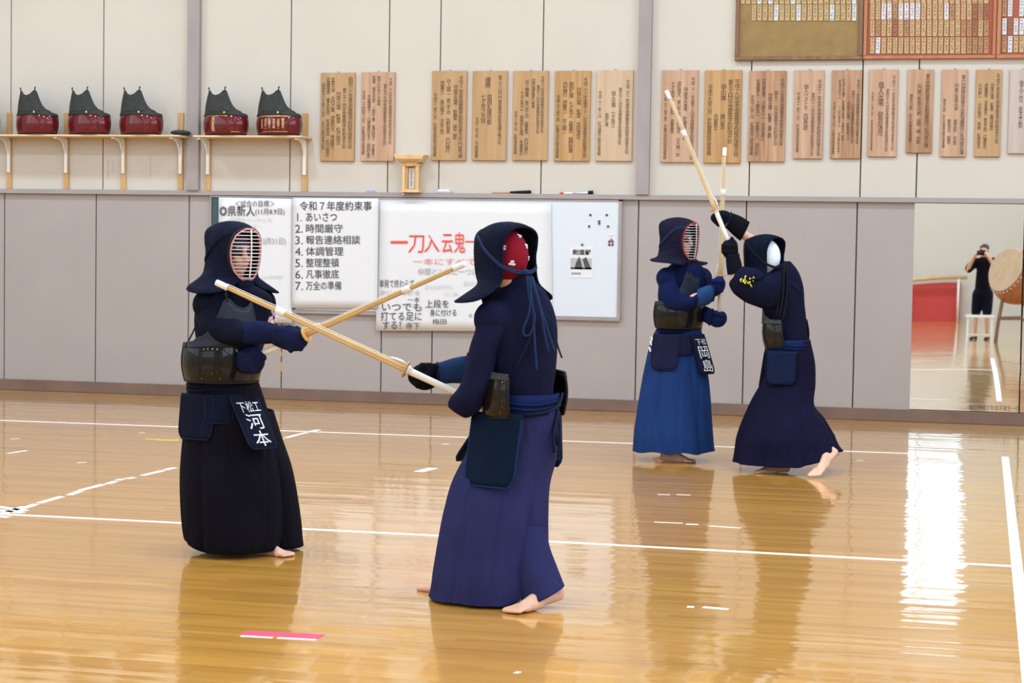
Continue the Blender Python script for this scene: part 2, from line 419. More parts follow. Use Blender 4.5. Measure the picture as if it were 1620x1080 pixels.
struct('trim_1', join(box(XL, XR, -.045, 0, ZL + .002, ZL + .022), box(XL, XR, -.038, 0, ZL + .022, ZL + .045)), 'ledge_mauve', label='narrow mauve ledge running along the wall')
def post(n, x0, x1):
    a, b = W(x0, 200, .06).x, W(x1, 200, .06).x
    struct('trim_%d' % n, box(a, b, -.06, 0, ZL + .045, ZC, .004), 'mauve', label='square mauve post on the cream wall')
post(2, 295, 314); post(3, 1007.5, 1028)
struct('baseboard_back', box(XL, XR, -.02, 0, 0, ZBASE, .004), 'baseboard', label='dark brown baseboard')
# nicks and grey smudges on the wainscot, and the cracked plaster under the shelf
def marks(name, spots, m, parent):
    fs = [box(W(x, y).x - w / 2, W(x, y).x + w / 2, -.0012, 0, W(x, y).z - h / 2, W(x, y).z + h / 2) for x, y, w, h in spots]
    obj(name, join(*fs), m, parent)
marks('scratch', [(171, 268, .008, .18), (178, 265, .006, .12), (238, 262, .008, .22), (386 / 1, 470, .001, .001)], 'ink_soft', wall)
marks('scratch', [(444, 560, .02, .05), (445, 580, .016, .09), (443, 594, .014, .05)], 'batten_wood', wall)
marks('smudge', [(1201, 359, .012, .02), (1206, 364, .012, .025), (1148, 539, .006, .02), (1130, 550, .008, .02), (1271, 370, .02, .012), (1440, 440, .004, .01), (80, 390, .008, .012), (52, 470, .006, .01), (500, 540, .006, .012), (988, 468, .008, .012)], 'mauve', wall)

# ---- mirrors
def mirror(n, a, b, label):
    z0, z1 = ZBASE + .004, ZL - .002
    o = obj('wall_mirror', box(a + .006, b - .006, -.004, .016, z0, z1, .002), 'mirror_glass')
    tag(o, label, 'mirror', 'mirror panes on the wainscot')
    return o
mir = mirror(1, MX0, MX1, 'large mirror pane set in the wainscot with small printed dedication')
mirror(2, MX1, MX1 + 1.0, 'neighbouring mirror pane cut off by the photo edge')
p0, p1 = W(1533, 647.5, .006), W(1613, 650.5, .006)
tx = text_on('贈　平成２年度卒業生一同', V((p0.x, -.0052, p1.z)), V((p1.x - p0.x, 0, 0)), V((0, 0, .045)))
obj('lettering', tx, 'ink', mir)

# ---- long wall board, whiteboard and papers
def wall_quad(x0, y0, x1, y1, off):
    """axis-aligned wall rectangle through the photo corners (top-left, bottom-right)"""
    a, b = W(x0, y0, off), W(x1, y1, off); return a.x, b.x, b.z, a.z
a0, a1, _, _ = wall_quad(333, 316, 981, 500, .03); zt0 = ZL - .004; zb0 = W(700, 495, .03).z
bd = empty('notice_board', (a0, 0, zb0)); tag(bd, 'long wall board, chalkboard at one end and bare whiteboard at the other', 'board')
obj('chalk_surface', box(a0 + .02, W(470, 400).x, -.028, 0, zb0, zt0 - .01), 'chalk_green', bd)
obj('white_surface', box(W(470, 400).x, a1 - .03, -.03, 0, zb0, zt0 - .01), 'whiteboard', bd)
obj('frame', join(box(a1 - .03, a1, -.04, 0, zb0 - .02, zt0), box(a0, a0 + .012, -.035, 0, zb0 - .02, zt0), box(a0, a1, -.04, 0, zt0 - .012, zt0)), 'mauve', bd)
obj('tray', join(box(a0, a1, -.038, 0, zb0 - .035, zb0 - .012), box(a0, a1, -.032, 0, zb0 - .012, zb0)), 'mauve', bd)
def paper(tl, tr, br, bl, off, label, curl=.006):
    q = [W(x, y, off) for x, y in (tl, tr, br, bl)]
    grid = []
    for i in range(13):
        u = i / 12; row = []
        for j in range(13):
            v = j / 12
            p = q[0] * (1 - u) * (1 - v) + q[1] * u * (1 - v) + q[2] * u * v + q[3] * (1 - u) * v
            p = p.copy(); p.y = -off - curl * (.5 + .5 * math.sin(u * 7 + v * 3)) * v * (1 - .5 * u)
            row.append(p)
        grid.append(row)
    o = obj('paper_sheet', sheet(grid, .001), 'paper', smooth=True)
    return tag(o, label, 'paper', 'papers on the wall board')
def write(parent, items, off, default='ink'):
    groups = {}
    for it in items:
        t, x0, y0, x1, y1 = it[:5]; m = it[5] if len(it) > 5 else default; bold = it[6] if len(it) > 6 else 0
        a, b = W(x0, y1, off), W(x1, y1, off); c = W(x0, y0, off)
        groups.setdefault(m, []).append(text_on(t, V((a.x, -off, a.z)), V((b.x - a.x, 0, b.z - a.z)), V((c.x - a.x, 0, c.z - a.z)), False, bold))
    for m, l in groups.items():
        for q in l: obj('lettering', q, m, parent)
p1_ = paper((346, 312), (463, 314), (462, 511), (345, 509), .040, 'white paper headed with match goals, partly behind a helmet')
write(p1_, [('＜試合の目標＞', 372, 317, 434, 327), ('◎県新人', 347, 325, 403, 342, 'ink', .005), ('(11月8.9日)', 404, 330, 450, 341), ('一回戦をとったとも', 357, 344, 430, 351, 'ink_faint'),
            ('先に一本取って勝つ', 357, 355, 412, 361, 'ink_faint'), ('12月21日)', 412, 376, 452, 388, 'ink_soft', .01), ('上位入賞を目指す', 412, 435, 448, 441, 'ink_faint')], .049)
p3_ = paper((597, 319), (872, 322), (874, 524), (595, 523), .040, 'wide white paper with large red brush slogan')
p2_ = paper((463, 313), (599, 314), (597, 488), (462, 487), .052, 'white paper listing seven numbered promises', .003)
rows = ['あいさつ', '時間厳守', '報告連絡相談', '体調管理', '整理整頓', '凡事徹底', '万全の準備']
ends = [533, 542, 570, 543, 536, 536, 540]
it = [('令和７年度約束事', 474, 318, 588, 333, 'ink', .006)]
for i, (t, e) in enumerate(zip(rows, ends)):
    y = 336 + i * 18.1; it.append(('%d.' % (i + 1), 470 if i == 0 else 467, y + 1, 477 if i == 0 else 479, y + 14)); it.append((t, 484, y, e, y + 14, 'ink', .004))
write(p2_, it, .058)
write(p3_, [('一', 618, 381, 645, 385, 'ink_red', .02), ('刀', 646, 372, 671, 400, 'ink_red'), ('入', 671, 371, 695, 399, 'ink_red'), ('云鬼', 699, 367, 736, 400, 'ink_red'), ('一', 736, 381, 752, 383, 'ink_red', .02),
            ('一本にすべて', 653, 408, 752, 419, 'ink_pink'), ('仲間とともに一つに', 661, 424, 756, 435, 'ink_soft', .005), ('単発で終わらず', 600, 442, 655, 455), ('次につながる', 600, 459, 664, 467, 'ink_soft'),
            ('一本', 645, 470, 664, 478), ('いつでも', 604, 479, 667, 492, 'ink', .004), ('打てる足に', 602, 493, 667, 507, 'ink', .004), ('する！', 605, 508, 634, 521, 'ink', .004), ('寺下', 642, 510, 664, 521),
            ('上段を', 673, 474, 710, 487, 'ink', .006), ('身に付ける', 680, 489, 722, 500, 'ink', .006), ('梅田', 684, 504, 706, 513), ('足を止めず打ち', 672, 450, 717, 458, 'ink_faint'), ('三本', 702, 461, 726, 468, 'ink_faint'), ('基本を大切に', 733, 444, 772, 452, 'ink_faint'), ('らずに', 742, 496, 762, 502)], .049)
# club poster with magnet
pa = [W(x, y, .034) for x, y in ((903, 389), (940, 389), (938, 440), (900, 439))]
po = empty('club_poster', V((pa[3].x, -.031, pa[3].z))); tag(po, 'small black and white club poster on the whiteboard', 'poster')
x0, x1, z0, z1 = pa[3].x, pa[2].x, pa[3].z, pa[0].z; w_, h_ = x1 - x0, z1 - z0
obj('sheet', box(x0, x1, -.033, -.031, z0, z1), 'paper', po)
def pbox(u0, v0, u1, v1, e=.0345): return box(x0 + w_ * u0, x0 + w_ * u1, -e, -.033, z0 + h_ * v0, z0 + h_ * v1)
obj('photo_print', join(pbox(.06, .27, .94, .62)), 'ink_soft', po)
def tri(pts): return [V((x0 + w_ * u, -.0352, z0 + h_ * v)) for u, v in pts], [tuple(range(len(pts)))]
obj('picture', join(tri([(.22, .28), (.3, .5), (.42, .68), (.5, .5), (.56, .28)]), tri([(.56, .58), (.7, .66), (.8, .5), (.92, .28), (.68, .28)]), tri([(.06, .27), (.94, .27), (.94, .33), (.06, .33)])), 'ink', po)
obj('lettering', join(text_on('剣道部', V((x0 + w_ * .12, -.0356, z0 + h_ * .72)), V((w_ * .78, 0, 0)), V((0, 0, h_ * .18)), False, .03), text_on('部員募集', V((x0 + w_ * .1, -.0356, z0 + h_ * .1)), V((w_ * .4, 0, 0)), V((0, 0, h_ * .07)))), 'ink', po)
def magnet(x, y, col, label):
    c = W(x, y, .034); vs, fs = tube([V((c.x, -.030, c.z)), V((c.x, -.038, c.z)), V((c.x, -.040, c.z))], [.011, .011, .007], 12)
    tag(obj('magnet', (vs, fs), col, smooth=False), label, 'magnet', 'magnets on the whiteboard')
for x, y in ((934, 340), (960, 340), (948, 350), (948, 353.5), (932, 358), (962, 358)): magnet(x, y, 'ink', 'small black magnet among the scattered six in the whiteboard corner')
for x, y in ((964, 382), (969, 382), (964, 387), (969, 387)): magnet(x, y, 'ink', 'black magnet in the cluster of four at the whiteboard edge')
magnet(967, 371, 'tape_white', 'pale magnet above the cluster of four'); magnet(967, 379, 'tape_pink', 'pink magnet resting on the cluster of four')
magnet(921, 387, 'ink', 'dark magnet holding up the club poster')

# ---- wooden achievement boards
def board(i, x0, y0, x1, y1, wood_, cols, label, lean=-2):
    a, b = W(x0, y0, .03), W(x1 + lean, y1, .03); zt_, zb_ = a.z, b.z
    xa, xb = W(x0 + lean / 2, (y0 + y1) / 2, .03).x, W(x1 + lean / 2 - .5, (y0 + y1) / 2, .03).x
    t = empty('award_board', ((xa + xb) / 2, 0, zb_)); tag(t, label, 'plaque', 'wooden award boards in a row')
    obj('plank', box(xa, xb, -.028, -.004, zb_, zt_, .004), 'board_' + wood_, t)
    obj('hanger', box((xa + xb) / 2 - .01, (xa + xb) / 2 + .01, -.006, 0, zt_ - .05, zt_ + .012), 'frame_grey', t)
    w, h = xb - xa, zt_ - zb_; l = []
    for u, v0, v1, wd_, s in cols:
        l.append(text_on(s, V((xa + w * (u - wd_ / 2), -.0288, zt_ - h * v1)), V((w * wd_, 0, 0)), V((0, 0, h * (v1 - v0))), True, .004))
    for q in l: obj('lettering', q, 'ink_board', t)
N1, N2 = '全国高等学校総合体育大会', '全国高等学校剣道大会'
board(1, 508, 115, 562, 255, 'tan', [(.88, .05, .86, .14, '昭和六十年度' + N1), (.70, .17, .86, .12, '第三十二回' + N2), (.53, .22, .82, .13, '団体出場　監督　松沢順次'), (.36, .05, .88, .12, '金森大海　吉村正雄　伊藤利光　神崎敬八'), (.22, .05, .95, .12, '佐藤隆幸　重永知良　坂本俊治　石川高志'), (.08, .12, .88, .10, '昭和六十年八月　石川県金沢市')], 'dark tan award board, first in the row beside the shelf')
board(2, 572, 114, 625, 255, 'rose', [(.88, .07, .81, .10, '平成二十四年度' + N1), (.72, .13, .82, .10, '第五十九回' + N2), (.53, .04, .38, .10, '個人女子出場'), (.38, .04, .96, .10, '監督　徳永吉彦　上原千春　福田裕子　伊藤真一'), (.24, .25, .96, .10, '内藤雅子　山根亜沙子　岡村香'), (.08, .21, .93, .10, '平成二十四年八月　於新潟市体育館')], 'rosy tan award board, second beside the small shrine')
board(3, 684, 112, 739, 254, 'tan', [(.84, .06, .97, .13, '平成十二年度' + N1 + '山口県予選'), (.68, .16, .77, .12, '団体出場　監督　徳二郎'), (.48, .09, .92, .13, '井上誠二　青山千治　佐野裕晋　内村勝行'), (.30, .11, .71, .12, '伊藤克一　高谷輝子　河本正司'), (.10, .25, .96, .11, '平成十二年八月　於岐阜県総合体育館')], 'tan award board with five neat columns, next after the shrine')
board(4, 748, 112, 803, 254, 'tan', [(.80, .05, .82, .11, '第三十八回山口県高等学校剣道選手権大会'), (.44, .07, .19, .17, '優勝'), (.50, .26, .60, .14, '南岡礼隆中堅'), (.32, .26, .59, .14, '七夕亮之大将'), (.14, .52, .97, .10, '平成十二年十月　山口県体育館')], 'tan award board headed by a large two-character victory title')
board(5, 812, 112, 868, 254, 'tan', [(.84, .06, .69, .10, '平成十三年度' + N1), (.72, .16, .70, .10, '第四十八回' + N2), (.58, .09, .42, .11, '団体出場監督杉山敏男'), (.40, .10, .94, .11, '井上輝義　青山千治　森重亮　内村勝行'), (.26, .22, .94, .10, '七夕亮之　南岡礼隆　佐藤忠'), (.09, .45, .93, .10, '平成十三年八月　於熊本県体育館')], 'tan award board crowded with six uneven columns')
board(6, 878, 112, 935, 255, 'gold', [(.86, .08, .96, .11, '平成二十三年度第三十一回' + N2), (.68, .19, .76, .12, '団体出場　監督　信田満吉'), (.47, .12, .91, .13, '南岡礼隆　七夕亮之　森重亮　植野裕貴'), (.29, .12, .69, .13, '内村勝行　伊藤克一　井上誠二'), (.10, .27, .97, .11, '平成二十三年三月　於春日井市総合体育館')], 'golden award board with a pale streak down its middle')
board(7, 944, 111, 1002, 255, 'pale', [(.86, .11, .92, .11, '平成二十二年度' + N1), (.66, .19, .82, .10, '第五十七回' + N2), (.47, .23, .63, .12, '個人出場　七夕亮之'), (.30, .47, .62, .10, '南岡礼隆'), (.10, .23, .94, .10, '平成二十二年八月　於沖縄県立総合体育館')], 'pale finely grained award board beside the post')
board(8, 1047, 111, 1105, 257, 'rose', [(.86, .08, .97, .11, '平成二十一年度第十九回' + N1), (.66, .19, .76, .11, '団体出場　監督　森'), (.48, .12, .94, .11, '成松雄太　青山千治　植村侑平　吉大橋一郎'), (.31, .12, .69, .11, '七夕亮之　南岡　森重亮'), (.12, .25, .97, .10, '平成二十二年三月　於春日井市総合体育館')], 'pale rose award board behind the raised sword tip')
board(9, 1115, 111, 1174, 258, 'gold', [(.88, .10, .93, .15, '平成十九年度' + N1), (.70, .10, .79, .14, '第五十四回' + N2), (.51, .15, .33, .15, '個人出場'), (.50, .47, .65, .12, '樋口裕平'), (.32, .47, .65, .12, '内留敬文'), (.15, .16, .92, .13, '平成十九年八月　於佐賀県総合体育館')], 'yellow gold award board with bold lettering and swirling grain')
board(10, 1185, 112, 1244, 256, 'brown', [(.90, .09, .82, .11, '平成十六年度' + N1), (.74, .22, .82, .11, '第五十一回' + N2), (.58, .25, .74, .11, '団体出場　監督　福江剛'), (.40, .09, .77, .10, '石田直樹　川崎大二　吉村真広'), (.25, .09, .94, .10, '松藤勝久　上野信一　安藤大介　岡村町'), (.10, .27, .93, .11, '平成十六年八月　於島根県立総合体育館')], 'streaky brown and cream award board under the olive name board')
board(11, 1257, 111, 1304, 251, 'rose', [(.86, .11, .97, .14, '平成十二年度' + N1), (.64, .25, .97, .12, '第四十七回' + N2), (.40, .16, .68, .17, '個人ベスト８　内留信政'), (.14, .25, .93, .11, '平成十二年八月　於岐阜県体育館')], 'reddish award board with a white scuff at the top')
board(12, 1316, 111, 1364, 251, 'brown', [(.88, .11, .83, .12, '平成十三年度' + N1), (.72, .23, .83, .11, '第四十八回' + N2), (.57, .36, .79, .10, '団体出場　監督内山'), (.40, .10, .80, .09, '石井大樹　安藤正和　森大二郎'), (.27, .10, .95, .09, '松田信一　上村直人　河野良平'), (.09, .36, .95, .09, '平成十三年八月　於熊本県体育館')], 'weathered brown award board with flaking pale streak')
board(13, 1375, 110, 1421, 248, 'rose', [(.86, .07, .93, .11, '平成十一年度' + N1), (.65, .22, .94, .11, '第四十六回' + N2), (.42, .14, .76, .20, '個人出場　碇井保児'), (.13, .26, .93, .08, '平成十一年八月　於岩手県総合体育館')], 'rosy award board with one large central column')
board(14, 1436, 110, 1477, 242, 'brown', [(.78, .05, .94, .17, '第五回国民体育大会剣道競技少年団体出場'), (.46, .16, .89, .18, '山口県少年男子代表　谷岡　緑　中堅'), (.15, .29, .87, .14, '神奈川県　於小田原体育館')], 'short award board with reddish band and heavy dark script')
board(15, 1490, 110, 1531, 248, 'rose', [(.84, .06, .98, .17, '第六回国民体育大会剣道競技少年団体出場'), (.58, .15, .47, .17, '山口県少年男子代表'), (.56, .57, .86, .14, '堀友和　中堅'), (.32, .57, .86, .14, '郡裕志　副将'), (.12, .33, .90, .11, '神奈川県　於小田原市総合体育館')], 'pale award board with densely written edge column')
board(16, 1544, 110, 1585, 248, 'tan', [(.86, .05, .85, .15, '平成七年度' + N2), (.64, .16, .70, .14, '団体出場　監督　藤沢国彦'), (.40, .16, .91, .14, '伊藤義和　浅本健太　有吉正和　広瀬英吉'), (.16, .16, .91, .14, '行村新一　大村裕司　林剛　松岡俊夫')], 'narrow tan award board with four bold columns')
board(17, 1597, 110, 1642, 243, 'grey', [(.83, .08, .80, .13, '第一回山口県高等学校剣道大会'), (.42, .13, .70, .15, '個人三位　若玉正和')], 'greyish award board at the end of the row')

# ---- framed name boards with hanging name plaques
def name_board(x0, y1, x1, back, fr, label, fw=.05):
    xa, xb = W(x0, y1, .05).x, W(x1, y1, .05).x; zb = W((x0 + x1) / 2, y1, .05).z; zt_ = zb + 1.15
    t = empty('name_board', ((xa + xb) / 2, 0, zb)); tag(t, label, 'board', 'framed name boards')
    obj('back_panel', box(xa + fw, xb - fw, -.022, -.004, zb + fw, zt_ - fw), back, t)
    for q in (box(xa, xb, -.05, 0, zb, zb + fw, .006), box(xa, xb, -.05, 0, zt_ - fw, zt_, .006), box(xa, xa + fw, -.048, 0, zb + fw, zt_ - fw, .006), box(xb - fw, xb, -.048, 0, zb + fw, zt_ - fw, .006)): obj('frame_rail', q, fr, t)
    return xa, xb, zb
name_board(1162, 95, 1364, 'olive', 'frame_brown', 'olive name board in a dark brown frame, half empty of plaques', .035)
name_board(1365, 93, 1575, 'red_back', 'frame_red', 'reddish name board in a red wood frame, full of plaques', .03)
name_board(1576, 92, 1800, 'red_back', 'frame_red', 'third name board in a red wood frame, cut off by the photo edge', .035)
proto = {}
def plaque_mesh(m, k):
    if (m, k) in proto: return proto[(m, k)]
    w, h = .037, .143
    bx_ = box(-w / 2, w / 2, -.008, 0, -h / 2, h / 2, .002)
    r2 = random.Random(k * 17 + 3); st = []
    y = h * .40
    while y > -h * .40:           # small brush dabs, as unreadable as in the photo
        s = .017
        for _ in range(3):
            dx = r2.uniform(-.006, .006); dy = r2.uniform(-s * .45, s * .3); L_ = r2.uniform(.008, .018)
            if r2.random() < .55: st.append(box(dx - L_ / 2, dx + L_ / 2, -.0092, -.008, y + dy - .0012, y + dy + .0012))
            else: st.append(box(dx - .0012, dx + .0012, -.0092, -.008, y + dy - L_ / 2, y + dy + L_ / 2))
        y -= r2.choice((.024, .027, .034))
    vs, fs = join(bx_, *st); nb = len(bx_[1])
    me = bpy.data.meshes.new('name_plaque'); me.from_pydata([tuple(v) for v in vs], [], fs); me.update()
    me.materials.append(MATS[m]); me.materials.append(MATS['ink_board'])
    me.polygons.foreach_set('material_index', [0] * nb + [1] * (len(fs) - nb))
    proto[(m, k)] = me; return me
def plaque_row(xs, y, mats, label, group):
    for x, m in zip(xs, mats):
        if m is None: continue
        c = W(x, y, .03); o = bpy.data.objects.new('name_plaque', plaque_mesh(m, rnd.randrange(8))); COL.objects.link(o)
        o.location = (c.x, -.0225, c.z); o.rotation_euler = (0, rnd.uniform(-.02, .02), 0)
        tag(o, {'plaque_straw': 'straw coloured ', 'plaque_white': 'white ', 'plaque_tan': 'tan ', 'plaque_red': 'reddish brown '}[m] + label.replace('small ', ''), 'name plaque', group)
PS, PWh, PT, PR = 'plaque_straw', 'plaque_white', 'plaque_tan', 'plaque_red'
xs1 = [1166 + 9 + i * 8.83 for i in range(21)]
plaque_row(xs1[2:], 20, [PS] * 4 + [PWh] + [PS] * 3 + [PWh] + [PS] * 5 + [PWh] + [PS] * 3 + [PWh], 'small name plaque in the full upper row of the olive board', 'plaques on the olive board')
plaque_row(xs1, -6.5, [PS if rnd.random() < .7 else PWh for _ in xs1], 'small name plaque in the topmost row of the olive board', 'plaques on the olive board')
xs2 = [1380 + i * 9.02 for i in range(21)]
for y, pal in ((18, [PS, PS, PWh, PWh, PT, PWh, PWh, PWh, PWh, PS, PS, PS, PS, PWh, PT, PS, PS, PS, PR, PT, PR]), (44.5, [PS, PT, PS, PS, PR, PS, PT, PS, PS, PS, PS, PS, PS, PS, PS, PS, PT, PT, PR, PS, PT]), (72, [PS, PWh, PS, PS, PS, PS, PS, PS, PS, PS, PS, PS, PS, PS, PS, PS, PS, PT, PT, PT, PT]), (-8, [PS] * 21)):
    plaque_row(xs2, y, pal, {18: 'name plaque in the pale upper row of the reddish board', 44.5: 'name plaque in the middle row of the reddish board', 72: 'name plaque in the lowest row of the reddish board', -8: 'name plaque in the topmost row of the reddish board'}[y], 'plaques on the reddish board')
xs3 = [1589 + i * 9.1 for i in range(5)]
for y, pal in ((13, [PT, PWh, None, PWh, PWh]), (42, [PWh, PR, PWh, PWh, PS]), (70, [PT, PWh, PS, PS, PT])):
    plaque_row(xs3, y, pal, {13: 'name plaque in the gappy upper row of the cut-off board', 42: 'name plaque in the middle row of the cut-off board', 70: 'name plaque in the lowest row of the cut-off board'}[y], 'plaques on the cut-off board')

# ---- shelves, brackets, battens
def shelf(x0, x1, y, brackets, battens, label):
    a, b = W(x0, y, .13).x, W(x1, y, .13).x; z = W((x0 + x1) / 2, y, .26).z
    t = empty('wall_shelf', ((a + b) / 2, 0, z)); tag(t, label, 'shelf', 'shelves for breastplates')
    obj('plank', box(a, b, -.30, -.004, z, z + .018, .003), 'shelf_wood', t)
    for x in battens:
        c = W(x, 240, .02).x; o = obj('batten', box(c - .026, c + .026, -.02, 0, ZL + .047, z - .001), 'batten_wood', t)
    for x in battens:
        c = W(x, 240, .02).x
        if x in (14, 104.5, 285.5, 482): obj('batten', box(c - .026, c + .026, -.018, 0, z + .02, z + .245), 'batten_wood', t)
    for x in brackets:
        c = W(x, 240, .02).x
        vs, fs = join(box(c - .016, c + .016, -.032, -.0205, z - .34, z - .001), box(c - .016, c + .016, -.26, -.02, z - .018, z - .0005))
        pr_ = [V((c + s * .006, y_, zz)) for s in (-1, 1) for y_, zz in ((-.03, z - .17), (-.03, z - .02), (-.19, z - .018), (-.10, z - .05))]
        rib = (pr_, [(0, 1, 2, 3), (7, 6, 5, 4), (0, 3, 7, 4), (3, 2, 6, 7)])
        obj('bracket', join((vs, fs), rib), 'white_enamel', t)
    return z + .018
zs1 = shelf(-60, 294, 216, (14, 104.5, 195, 285.5), (14, 104.5, 195, 285.5), 'long plank shelf carrying plain red breastplates')
zs2 = shelf(316, 487, 217.5, (329, 482), (329, 482), 'shorter plank shelf carrying gold lettered breastplates')

# ---- unseen ceiling lamps, added to light the floor evenly
def added_lamp(x, y, pw):
    t = empty('added_lamp', (x, y, ZC - .9)); tag(t, 'round unseen lamp added under the ceiling to light the floor', 'lamp', 'added lamps under the ceiling')
    obj('rod', tube([V((x, y, ZC - .004)), V((x, y, ZC - .5))], .02, 8), 'frame_grey', t)
    obj('shade', tube([V((x, y, ZC - .48)), V((x, y, ZC - .55)), V((x, y, ZC - .9))], [.08, .16, .42], 24, cap=False), 'white_enamel', t, True)
    o = area('fill_light', (x, y, ZC - .88), (0, 0, 0),   .8, .8, pw, (.83, .98, 1.10)); o.data.shape = 'DISK'; o.parent = t; o.location = (0, 0, .02)
FILL_LAMP = 420
for x in (-11.5, -7.0, -2.5, 2.0):
    for y in (-4.0, -9.0, -14.0, -20.0, -26.0): added_lamp(x, y, FILL_LAMP * (.45 if y == -14 else 1.12))
# ================================================================== armour pieces (local frame: x = wearer's right, y = forward, z = up)
def lerp(tab, x):
    if x <= tab[0][0]: return tab[0][1]
    for (a, b), (c, d) in zip(tab, tab[1:]):
        if x <= c: return b + (d - b) * (x - a) / (c - a)
    return tab[-1][1]
DO_TOP = [(0, .352), (14, .365), (25, .395), (30, .402), (35, .385), (42, .325), (52, .258), (64, .222), (80, .205), (100, .195), (118, .190)]
def do_point(ph, z, a, b, sc=1.0):
    t = math.radians(ph); v = max(0, min(1, z / .2))
    k = 1 + .15 * math.sin(math.pi * min(1, v * .8 + .1)) - .03; up = max(0, z - .2)
    return V(((a * k - up * .12) * math.sin(t) * sc, (b * k - up * .10) * math.cos(t) * sc, z * sc))
def breastplate(parent, M, lacquer, leather, a=.185, b=.135, sc=1.0, crest=True):
    ph = [-118 + 236 * i / 48 for i in range(49)]
    low = [[do_point(p, .19 * j / 10 * (1 - .10 * (abs(p) / 118) ** 2), a, b, sc) for j in range(11)] for p in ph]
    o = obj('belly_plate', xf(sheet(low, .008 * sc), M), lacquer, parent, True)
    top = []
    for p in ph:
        t0 = .175 * (1 - .10 * (abs(p) / 118) ** 2); t1 = max(t0 + .02, lerp(DO_TOP, abs(p)) - (.01 if abs(p) > 80 else 0))
        top.append([do_point(p, t0 + (t1 - t0) * j / 8, a + .006, b + .006, sc) for j in range(9)])
    obj('chest_plate', xf(sheet(top, .009 * sc), M), leather, parent, True)
    rim = [top[i][8] for i in range(49)]
    obj('top_roll', xf(tube(rim, .006 * sc, 8), M), leather, parent, True)
    obj('bottom_roll', xf(tube([do_point(p, .003, a + .002, b + .002, sc) for p in ph], .006 * sc, 8), M), 'leather_dark', parent, True)
    for s in (-1, 1):
        e = [do_point(s * 118, .19 * .9 * j / 6, a + .002, b + .002, sc) for j in range(7)]
        obj('side_edge', xf(tube(e, .006 * sc, 8), M), 'leather_dark', parent, True)
        c = do_point(s * 29, .40, a + .006, b + .006, sc)
        lp = [c + V((0, .006, -.012)), c + V((s * .010, .006, .012)), c + V((s * .018, .004, .030)), c + V((s * .008, .004, .034)), c + V((0, .004, .014))]
        obj('cord_loop', xf(tube(lp, .0035 * sc, 6), M), 'leather_dark', parent)
    # ridged stitching bands across the chest
    for k, zz in enumerate((.205, .214)):
        obj('stitch_band', xf(tube([do_point(p, zz, a + .011, b + .011, sc) for p in range(-46, 47, 4)], .0028 * sc, 6), M), leather, parent, True)
    return o
def frameM(o, fwd, up=UP):
    f = V(fwd).normalized(); u = V(up).normalized(); x = f.cross(u).normalized(); f = u.cross(x)
    return Matrix(((x.x, f.x, u.x, o.x), (x.y, f.y, u.y, o.y), (x.z, f.z, u.z, o.z), (0, 0, 0, 1)))
# ---- the breastplates on the shelves
def shelf_do(xc, z, label, letters=None):
    c = W(xc, 205, .155); c = V((c.x, -.155, z + .007)); t = empty('breastplate', c); tag(t, label, 'armour', 'red breastplates on the shelves')
    fwd = V((-.416, -.909, 0)); M = frameM(c, fwd)
    breastplate(t, M, 'lacquer_red', 'leather_grey', .215, .135, 1.04)
    # round crest above the belly
    def on(ph, z, e=.008): 
        p = do_point(ph, z, .215 + e, .135 + e, 1.04); return M @ p
    def patch(text, p0, p1, z0, z1, vertical, m='gold'):
        g_, f_ = glyphs(text, vertical, .01)
        return [on(-(p0 + 8 + (p1 - p0) * (x)), z0 + (z1 - z0) * y, .0055) for x, y in g_], f_
    cx = -30
    obj('crest', ([on(cx + 3.4 * math.cos(k * math.pi / 4) * (1 if k % 2 else .5), .20 + .013 * math.sin(k * math.pi / 4) * (1 if k % 2 else .5), .016) for k in range(8)], [tuple(range(8))]), 'gold', t)
    if letters == 1: obj('lettering', join(patch('西本龍', -14, -4, .03, .16, True), patch('山口県高等学校剣道新人大会記念', -36, 30, .166, .176, False), patch('優秀選手賞', 40, 66, .02, .03, False)), 'gold', t)
    if letters == 2:
        l = [patch('全国高等学校剣道選抜大会出場記念', -34, 56, .160, .176, False), patch('山口県立下松工業高等学校剣道部', -26, 48, .022, .032, False)]
        for k, s in enumerate(('森本国雄', '田大平一', '佐藤健介', '中村大輔', '山本修二', '岡田勝利')): l.append(patch(s, -26 + k * 11.5, -20 + k * 11.5, .055, .145, True))
        obj('lettering', join(*l), 'gold', t)
for xc, lb in ((-33, 'plain red lacquered breastplate half cut off at the photo edge'), (59, 'plain red lacquered breastplate standing in the end bay of the long shelf'), (141, 'plain red lacquered breastplate in the middle of the long shelf'), (223, 'red lacquered breastplate on the long shelf nearest the post')):
    shelf_do(xc, zs1, lb)
shelf_do(357, zs2, 'red breastplate with one column of large gold characters', 1); shelf_do(441, zs2, 'red breastplate with many small gold name columns', 2)
# a folded dark cloth end showing behind the post on the long shelf
c = W(287, 211, .1); cl = ellipsoid(V((c.x, -.12, zs1 + .03)), V((.10, 0, 0)), V((0, .09, 0)), V((0, 0, .026)))
tag(obj('folded_cloth', cl, 'leather_grey', smooth=True), 'folded grey cloth at the shelf end beside the post', 'cloth')

